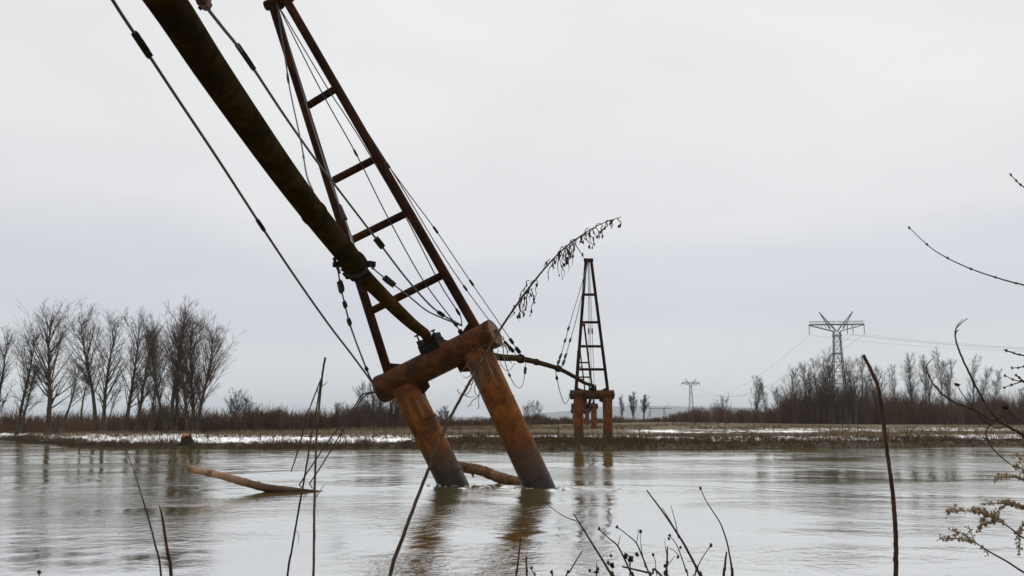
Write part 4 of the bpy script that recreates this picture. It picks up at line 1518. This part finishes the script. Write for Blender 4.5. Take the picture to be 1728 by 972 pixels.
stalk('upright bare stalk with dark tip beside the long driftwood trunk', [(529, 972), (530, 900), (531, 830), (534, 745), (540, 670), (545, 625), (549, 603)], [6, 6, 5.5, 5, 5, 5, 5], 3.2,
      twigs=[([(531, 842), (538, 832), (547, 818)], 2.2), ([(543, 652), (549, 648), (553, 644)], 2), ([(540, 668), (536, 660), (540, 640)], 2)], mat='stalk_pale', nodes=5)
stalk('dark thin stalk leaning right, crossing just left of the upright one', [(485, 972), (493, 925), (504, 860), (515, 800), (525, 738), (534, 690), (541, 645), (540, 640)], [5, 4.5, 4.5, 4.2, 4, 3.5, 3, 2], 3.1,
      twigs=[([(498, 894), (503, 900), (504, 912), (501, 920)], 1.5)], nodes=4)
stalk('faint broken stalk behind the pair, its lower end hanging loose', [(491, 796), (498, 776), (507, 745), (517, 705), (526, 680), (540, 644)], [2.5, 3, 3.5, 3, 3, 3], 3.3, twigs=[([(503, 762), (496, 764), (490, 768)], 1.5)])
stalk('thin curved stalk left of the short broken one at bottom left', [(272, 972), (262, 920), (249, 870), (238, 833), (226, 795), (214, 763)], [5, 4.5, 4, 3, 2.4, 1.6], 2.8)
stalk('short broken stalk with pointed splintered top at bottom left', [(289, 972), (283, 935), (278, 900), (275, 880), (272, 865), (269, 853)], [8, 7.5, 6.5, 6, 4, 2.2], 2.6, mat='stick', nodes=3)
stalk('faint pale twig poking in at the left edge', [(-40, 775), (-10, 740), (12, 722), (36, 700)], [3.5, 3, 2.6, 1.6], 3.2, mat='stalk_pale')
stalk('thick upright brown stick with blunt curved top at right', [(1512, 972), (1512, 925), (1510, 880), (1507, 835), (1501, 790), (1494, 740), (1489, 695), (1482, 655), (1470, 625), (1457, 599)], [11, 11, 10.5, 10, 9, 8.5, 8.5, 8.5, 8, 7.5], 2.9, mat='stick', nodes=7, name='brown_stick')

# tangle at bottom centre
stalk('thickest of the dark stalks at bottom centre, leaning left with two side shoots', [(1186, 980), (1182, 972), (1166, 940), (1148, 908), (1120, 866), (1091, 827)], [6, 6, 5.5, 5, 4, 3], 2.7,
      twigs=[([(1146, 906), (1134, 884), (1117, 856)], 2.6), ([(1144, 905), (1140, 882), (1132, 853)], 2.4)], heads=[(1146, 906, 2.6)])
stalk('long dark stalk leaning left with a thin shoot arching over the water', [(1038, 980), (1033, 972), (1018, 947), (1003, 923), (985, 894), (967, 866)], [6, 6, 5, 4.5, 4, 2.5], 2.6,
      twigs=[([(973, 879), (955, 873), (936, 861), (919, 847), (906, 834)], 2.2)], heads=[(1026, 950, 3.4), (1033, 954, 4), (1031, 938, 2.4)])
stalk('forked stalk with a seed tip, left of the two seed pods', [(1072, 980), (1067, 972), (1056, 948), (1042, 921), (1026, 907), (1010, 892)], [4.5, 4.5, 4, 3.6, 3, 2.5], 2.7, twigs=[([(1043, 920), (1045, 912), (1047, 903)], 2)], heads=[(1011, 892, 2.6)])
stalk('stalk ending in two dark oval seed pods', [(1062, 980), (1064, 965), (1062, 950), (1058, 942)], [3, 3, 2.5, 2], 2.6, twigs=[([(1063, 955), (1065, 948), (1065, 943)], 2)], heads=[(1056, 938, 4.2), (1065, 943, 5)])
stalk('branched stalk with small buds right of the seed pods', [(1101, 980), (1097, 972), (1086, 944), (1074, 917), (1058, 902), (1041, 889)], [4, 4, 3.6, 3, 2.4, 2], 2.7,
      twigs=[([(1074, 917), (1076, 906), (1077, 892)], 1.8), ([(1089, 958), (1083, 930), (1081, 912), (1081, 897)], 2)], heads=[(1081, 897, 3), (1075, 936, 3.6), (1041, 889, 2.6)])
stalk('tall thin stalk curving left with a bud on top, rightmost of the tangle', [(1236, 980), (1235, 960), (1231, 935), (1226, 912), (1216, 884), (1203, 863), (1191, 844), (1182, 824)], [7, 5, 4, 3.5, 3, 2.6, 2.2, 1.6], 2.6, twigs=[([(1195, 851), (1192, 846), (1189, 842)], 2)], heads=[(1182, 824, 2.6)])
stalk('short thick broken stalk at the foot of the rightmost curved one', [(1221, 980), (1223, 962), (1224, 948), (1226, 931)], [6, 6, 5, 3.5], 2.5, mat='stick')
stalk('plain slanting stalk in front of the right column\'s reflection', [(870, 980), (872, 968), (875, 940), (879, 907)], [4.5, 4.5, 4, 2.8], 2.6)
stalk('short blunt stalk right of the plain slanting one', [(889, 980), (889, 965), (888, 950), (888, 938)], [5, 5, 4.5, 4], 2.5)
stalk('thin stalk slanting right below the long arching shoot', [(953, 980), (960, 967), (971, 948), (983, 929)], [3.5, 3.2, 3, 2.2], 2.7)
stalk('stubby upright stalk with buds in the middle of the tangle', [(1125, 980), (1125, 962), (1126, 940), (1126, 922)], [5, 4.6, 4, 3], 2.6, twigs=[([(1126, 940), (1123, 925), (1122, 910)], 1.8), ([(1126, 955), (1133, 946), (1138, 939)], 2)], heads=[(1124, 968, 4.6), (1122, 955, 3), (1126, 948, 2.6)])
stalk('small stalk carrying one dark bud to the right of the thickest stalk', [(1172, 980), (1177, 958), (1186, 940), (1200, 920)], [3, 2.6, 2.2, 2], 2.6, heads=[(1200, 920, 3)])
stalk('wiry stalk with scattered buds left of the thickest stalk', [(1162, 980), (1158, 965), (1150, 940), (1141, 918), (1130, 904)], [3, 3, 2.6, 2.2, 1.8], 2.65, twigs=[([(1146, 938), (1136, 928), (1128, 925)], 1.8), ([(1165, 976), (1178, 960), (1168, 948), (1159, 948)], 2)], heads=[(1130, 904, 2.4), (1128.5, 909, 2.4), (1148, 924, 2.4), (1144, 940, 2.4)])
stalk('thick stalk lying nearly flat across the foot of the tangle', [(1118, 974), (1100, 968), (1075, 962), (1050, 956)], [5, 5, 4.5, 4], 2.5)
stalk('tiny stalk with a single bud left of the tangle', [(934, 980), (932, 972), (931, 967)], [2.4, 2.2, 2], 2.6, heads=[(931, 966, 3)])
stalk('tiny leaning stalk with a pale tip left of the tangle', [(905, 985), (902, 972), (897, 960)], [2.4, 2.2, 1.8], 2.6, heads=[(897, 959, 2.6)])
stalk('low stalk with clustered buds between the arching shoot and seed pods', [(1006, 985), (1007, 968), (1007, 950)], [3, 2.6, 2], 2.6, twigs=[([(1007, 966), (997, 966), (994, 962)], 2)], heads=[(1007, 965, 3.6), (995, 963, 2.6), (1009, 960, 2.6)])
stalk('thin wire-like stalk with one bud right of the seed pods', [(1110, 985), (1107, 965), (1106, 948), (1102, 937)], [2.2, 2, 1.8, 1.4], 2.6, heads=[(1102, 936, 2.6)])
stalk('lone dark bud showing at the bottom left corner', [(66, 990), (66, 978), (66, 968)], [2.5, 2.2, 2], 2.6, heads=[(66, 966, 4)])

# bare shrub at right
sh0 = at(1790, 800, 2.6); sh0.z = gh(sh0.x, sh0.y)
sh = thing('bare_shrub', 'bare shrub with curling twigs reaching in from the right edge', 'shrub', sh0)


def shrub_branch(root, o, pts, wpx, d, name='branch', mat='stalk'):
    q = smooth_path([at(x, y, d) - o for x, y in pts], 7)
    ra = lerp_list([w * d / F / 2 * .75 for w in wpx], len(q))
    q = [p + Vector((rp.gauss(0, 1), rp.gauss(0, 1), rp.gauss(0, 1))) * r_ * .18 for p, r_ in zip(q, ra)]
    return mk(name, MB().tube(q, ra, 7), M[mat], root, angle=80)


mainb = smooth_path([sh0 - sh0, at(1800, 900, 2.6) - sh0, at(1790, 800, 2.6) - sh0, at(1728, 734, 2.6) - sh0], 6)
mk('branch', MB().tube(mainb, [.008] * len(mainb), 7), M['stalk'], sh)
b1 = shrub_branch(sh, sh0, [(1728, 734), (1705, 722), (1685, 708), (1665, 684), (1648, 655), (1632, 622), (1619, 592), (1612, 570), (1613, 556), (1620, 547), (1633, 537)], [7, 6.5, 6, 5, 5, 4.5, 4.2, 3.6, 3, 2.4, 1.6], 2.6)
shrub_branch(b1, sh0, [(1614, 560), (1611, 568), (1615, 550), (1625, 538)], [2.4, 2, 1.6, 1], 2.6, 'twig')
shrub_branch(b1, sh0, [(1612, 562), (1616, 558), (1618, 557)], [2.2, 2, 1.6], 2.6, 'twig')
b2 = shrub_branch(sh, sh0, [(1692, 713), (1668, 706), (1643, 691), (1612, 679), (1591, 666), (1575, 648), (1565, 628), (1564, 617), (1570, 609), (1578, 602)], [5.5, 5, 4.5, 4, 4, 3.4, 3, 2.4, 2, 1.4], 2.6)
shrub_branch(b2, sh0, [(1588, 664), (1582, 655), (1580, 650)], [2.2, 2, 1.4], 2.6, 'twig')
shrub_branch(sh, sh0, [(1700, 720), (1680, 722), (1668, 715), (1657, 707), (1650, 696)], [3.4, 3.4, 3.2, 3, 2.4], 2.62)
shrub_branch(sh, sh0, [(1676, 711), (1667, 722), (1664, 735), (1670, 750), (1684, 766), (1700, 780), (1714, 788)], [2.4, 3, 3, 3, 3, 2.6, 2], 2.64)
for pts, hd in (([(1645, 694), (1632, 675), (1622, 662), (1615, 649)], (1615, 649)), ([(1760, 740), (1728, 714), (1712, 704), (1698, 688)], (1697, 687))):
    tw = shrub_branch(sh, sh0, pts, [2.6, 2.4, 2.2, 2], 2.58, 'twig')
    mk('bud', MB().blob(at(hd[0], hd[1], 2.58) - sh0, .0065, rp, (1.2, 1, .8), .4), M['seed'], tw)

sh1 = at(1880, 780, 2.7); sh1.z = gh(sh1.x, sh1.y)
s2 = thing('bare_sapling', 'thin bare branches of a sapling beyond the right edge', 'sapling', sh1)
mk('stem', MB().tube(smooth_path([Vector((0, 0, -.05)), at(1885, 760, 2.7) - sh1, at(1870, 520, 2.75) - sh1, at(1850, 250, 2.8) - sh1], 6), lerp_list([.013, .011, .008, .004], 19), 8), M['stalk'], s2)
for pts, w in (([(1868, 500), (1800, 496), (1728, 481), (1680, 468), (1625, 448), (1575, 421), (1534, 384)], [5, 4.4, 3.6, 3, 2.6, 2.2, 1.5]),
               ([(1856, 330), (1780, 352), (1728, 316), (1715, 305), (1703, 292)], [4, 3, 2.6, 2, 1.4]),
               ([(1874, 600), (1790, 612), (1728, 600), (1711, 596), (1694, 590)], [5, 4, 3.6, 3.2, 2.6]),
               ([(1880, 690), (1790, 672), (1738, 652), (1720, 637), (1713, 632)], [5, 4, 3.6, 3, 2.2]),
               ([(1800, 672), (1738, 646), (1714, 642), (1696, 634)], [3, 2.8, 2.4, 1.6]),
               ([(1800, 640), (1740, 640), (1712, 648), (1695, 654)], [3, 2.8, 2.4, 1.6]),
               ([(1800, 610), (1740, 616), (1722, 620), (1708, 621)], [3, 2.8, 2.4, 1.6])):
    b = shrub_branch(s2, sh1, pts, w, 2.72)
    pa = smooth_path([at(x, y, 2.72) - sh1 for x, y in pts], 4)
    for q in pa[6::3]:
        mk('bud', MB().blob(q, .0032, rp, (1, 1, 1.3), .3), M['stalk'], b)

# withered goldenrod, bottom right
gd = 2.5
g0 = at(1800, 1020, gd); g0.z = gh(g0.x, g0.y)
gold = thing('withered_goldenrod', 'withered goldenrod with tan fluffy flower plumes at bottom right', 'weed', g0)


def plume(pts, w, fluffs):
    q = smooth_path([at(x, y, gd) - g0 for x, y in pts], 5)
    st = mk('stem', MB().tube(q, lerp_list([a * gd / F / 2 for a in w], len(q)), 6), M['stalk'], gold)
    for (x0, y0, x1, y1, n_, rad) in fluffs:
        mb = MB()
        n_ = int(n_ * 2.6)
        for k in range(n_):
            t = k / max(1, n_ - 1)
            sx_ = rp.gauss(0, 3.0); sy_ = rp.gauss(0, 2.6)
            bx = x0 + (x1 - x0) * t + sx_
            by = y0 + (y1 - y0) * t + sy_ - 4 * math.sin(math.pi * t)
            c = at(bx, by, gd + rp.gauss(0, .014)) - g0
            r_ = rad * gd / F * rp.uniform(.22, .62)
            mb.blob(c, r_, rp, (1, 1, 1), .5)
            st_ = at(bx - sx_ * .9, by - sy_ * .9, gd) - g0
            mb.tube([st_, c], [.0005, .0004], 3)
            for _ in range(5):
                u = Vector((rp.gauss(0, 1), rp.gauss(0, 1), rp.gauss(0, 1))).normalized()
                mb.tube([c, c + u * r_ * 2.4], [r_ * .2, r_ * .04], 3)
        mb.tube([at(x0, y0, gd) - g0, at((x0 + x1) / 2, (y0 + y1) / 2 - 4, gd) - g0, at(x1, y1, gd) - g0], .0012, 4)
        mk('flower_plume', mb, M['fluff'], st)


trunk_px = [(1830, 1090), (1800, 1010), (1768, 968), (1728, 960)]
mk('stem', MB().tube(smooth_path([Vector((0, 0, -.05)), at(1815, 1100, gd) - g0, at(1790, 1000, gd) - g0, at(1755, 890, gd) - g0, at(1738, 800, gd) - g0], 5), .004, 6), M['stalk'], gold)
plume([(1790, 1000), (1728, 966), (1700, 948), (1668, 930), (1645, 915)], [5, 3.4, 3, 2.6, 2],
      [(1645, 915, 1585, 909, 26, 3.4), (1640, 912, 1605, 895, 14, 3.0), (1655, 922, 1668, 938, 5, 2.6), (1642, 908, 1634, 890, 6, 2.6)])
plume([(1765, 920), (1728, 908), (1710, 895), (1692, 882), (1672, 872)], [4, 3, 2.6, 2.4, 2],
      [(1690, 880, 1640, 858, 26, 4.0), (1680, 870, 1598, 862, 28, 3.6), (1610, 858, 1598, 870, 8, 3.2), (1665, 870, 1652, 898, 16, 3.8), (1690, 878, 1664, 886, 12, 4.0), (1680, 868, 1700, 852, 10, 3.4)])
plume([(1755, 890), (1730, 860), (1715, 850)], [4, 3, 2], [(1728, 860, 1690, 846, 20, 3.8), (1722, 856, 1655, 850, 16, 3.2), (1735, 880, 1718, 900, 10, 4), (1720, 895, 1720, 935, 16, 3.2)])
plume([(1745, 830), (1728, 810), (1710, 803)], [4, 3, 2], [(1728, 808, 1678, 806, 22, 3.4), (1736, 800, 1708, 786, 14, 3.6), (1735, 790, 1712, 766, 14, 3.2), (1700, 806, 1677, 812, 8, 2.8)])

# ------------------------------------------------------------------ haze
g = NM('river_haze')
g.t.nodes.remove(g.bsdf)
pv = g.n('ShaderNodeVolumePrincipled')
pv.inputs['Color'].default_value = (.80, .90, 1.0, 1)
pv.inputs['Density'].default_value = .00011
pv.inputs['Anisotropy'].default_value = 0.0
g.t.links.new(pv.outputs[0], g.out.inputs['Volume'])
hz = mk('haze', MB().box((0, 6200, 118), (13500, 6700, 136)), g.m, None, smooth=False)
hz['kind'] = 'stuff'
tag(hz, 'thin cold winter haze over river and fields')
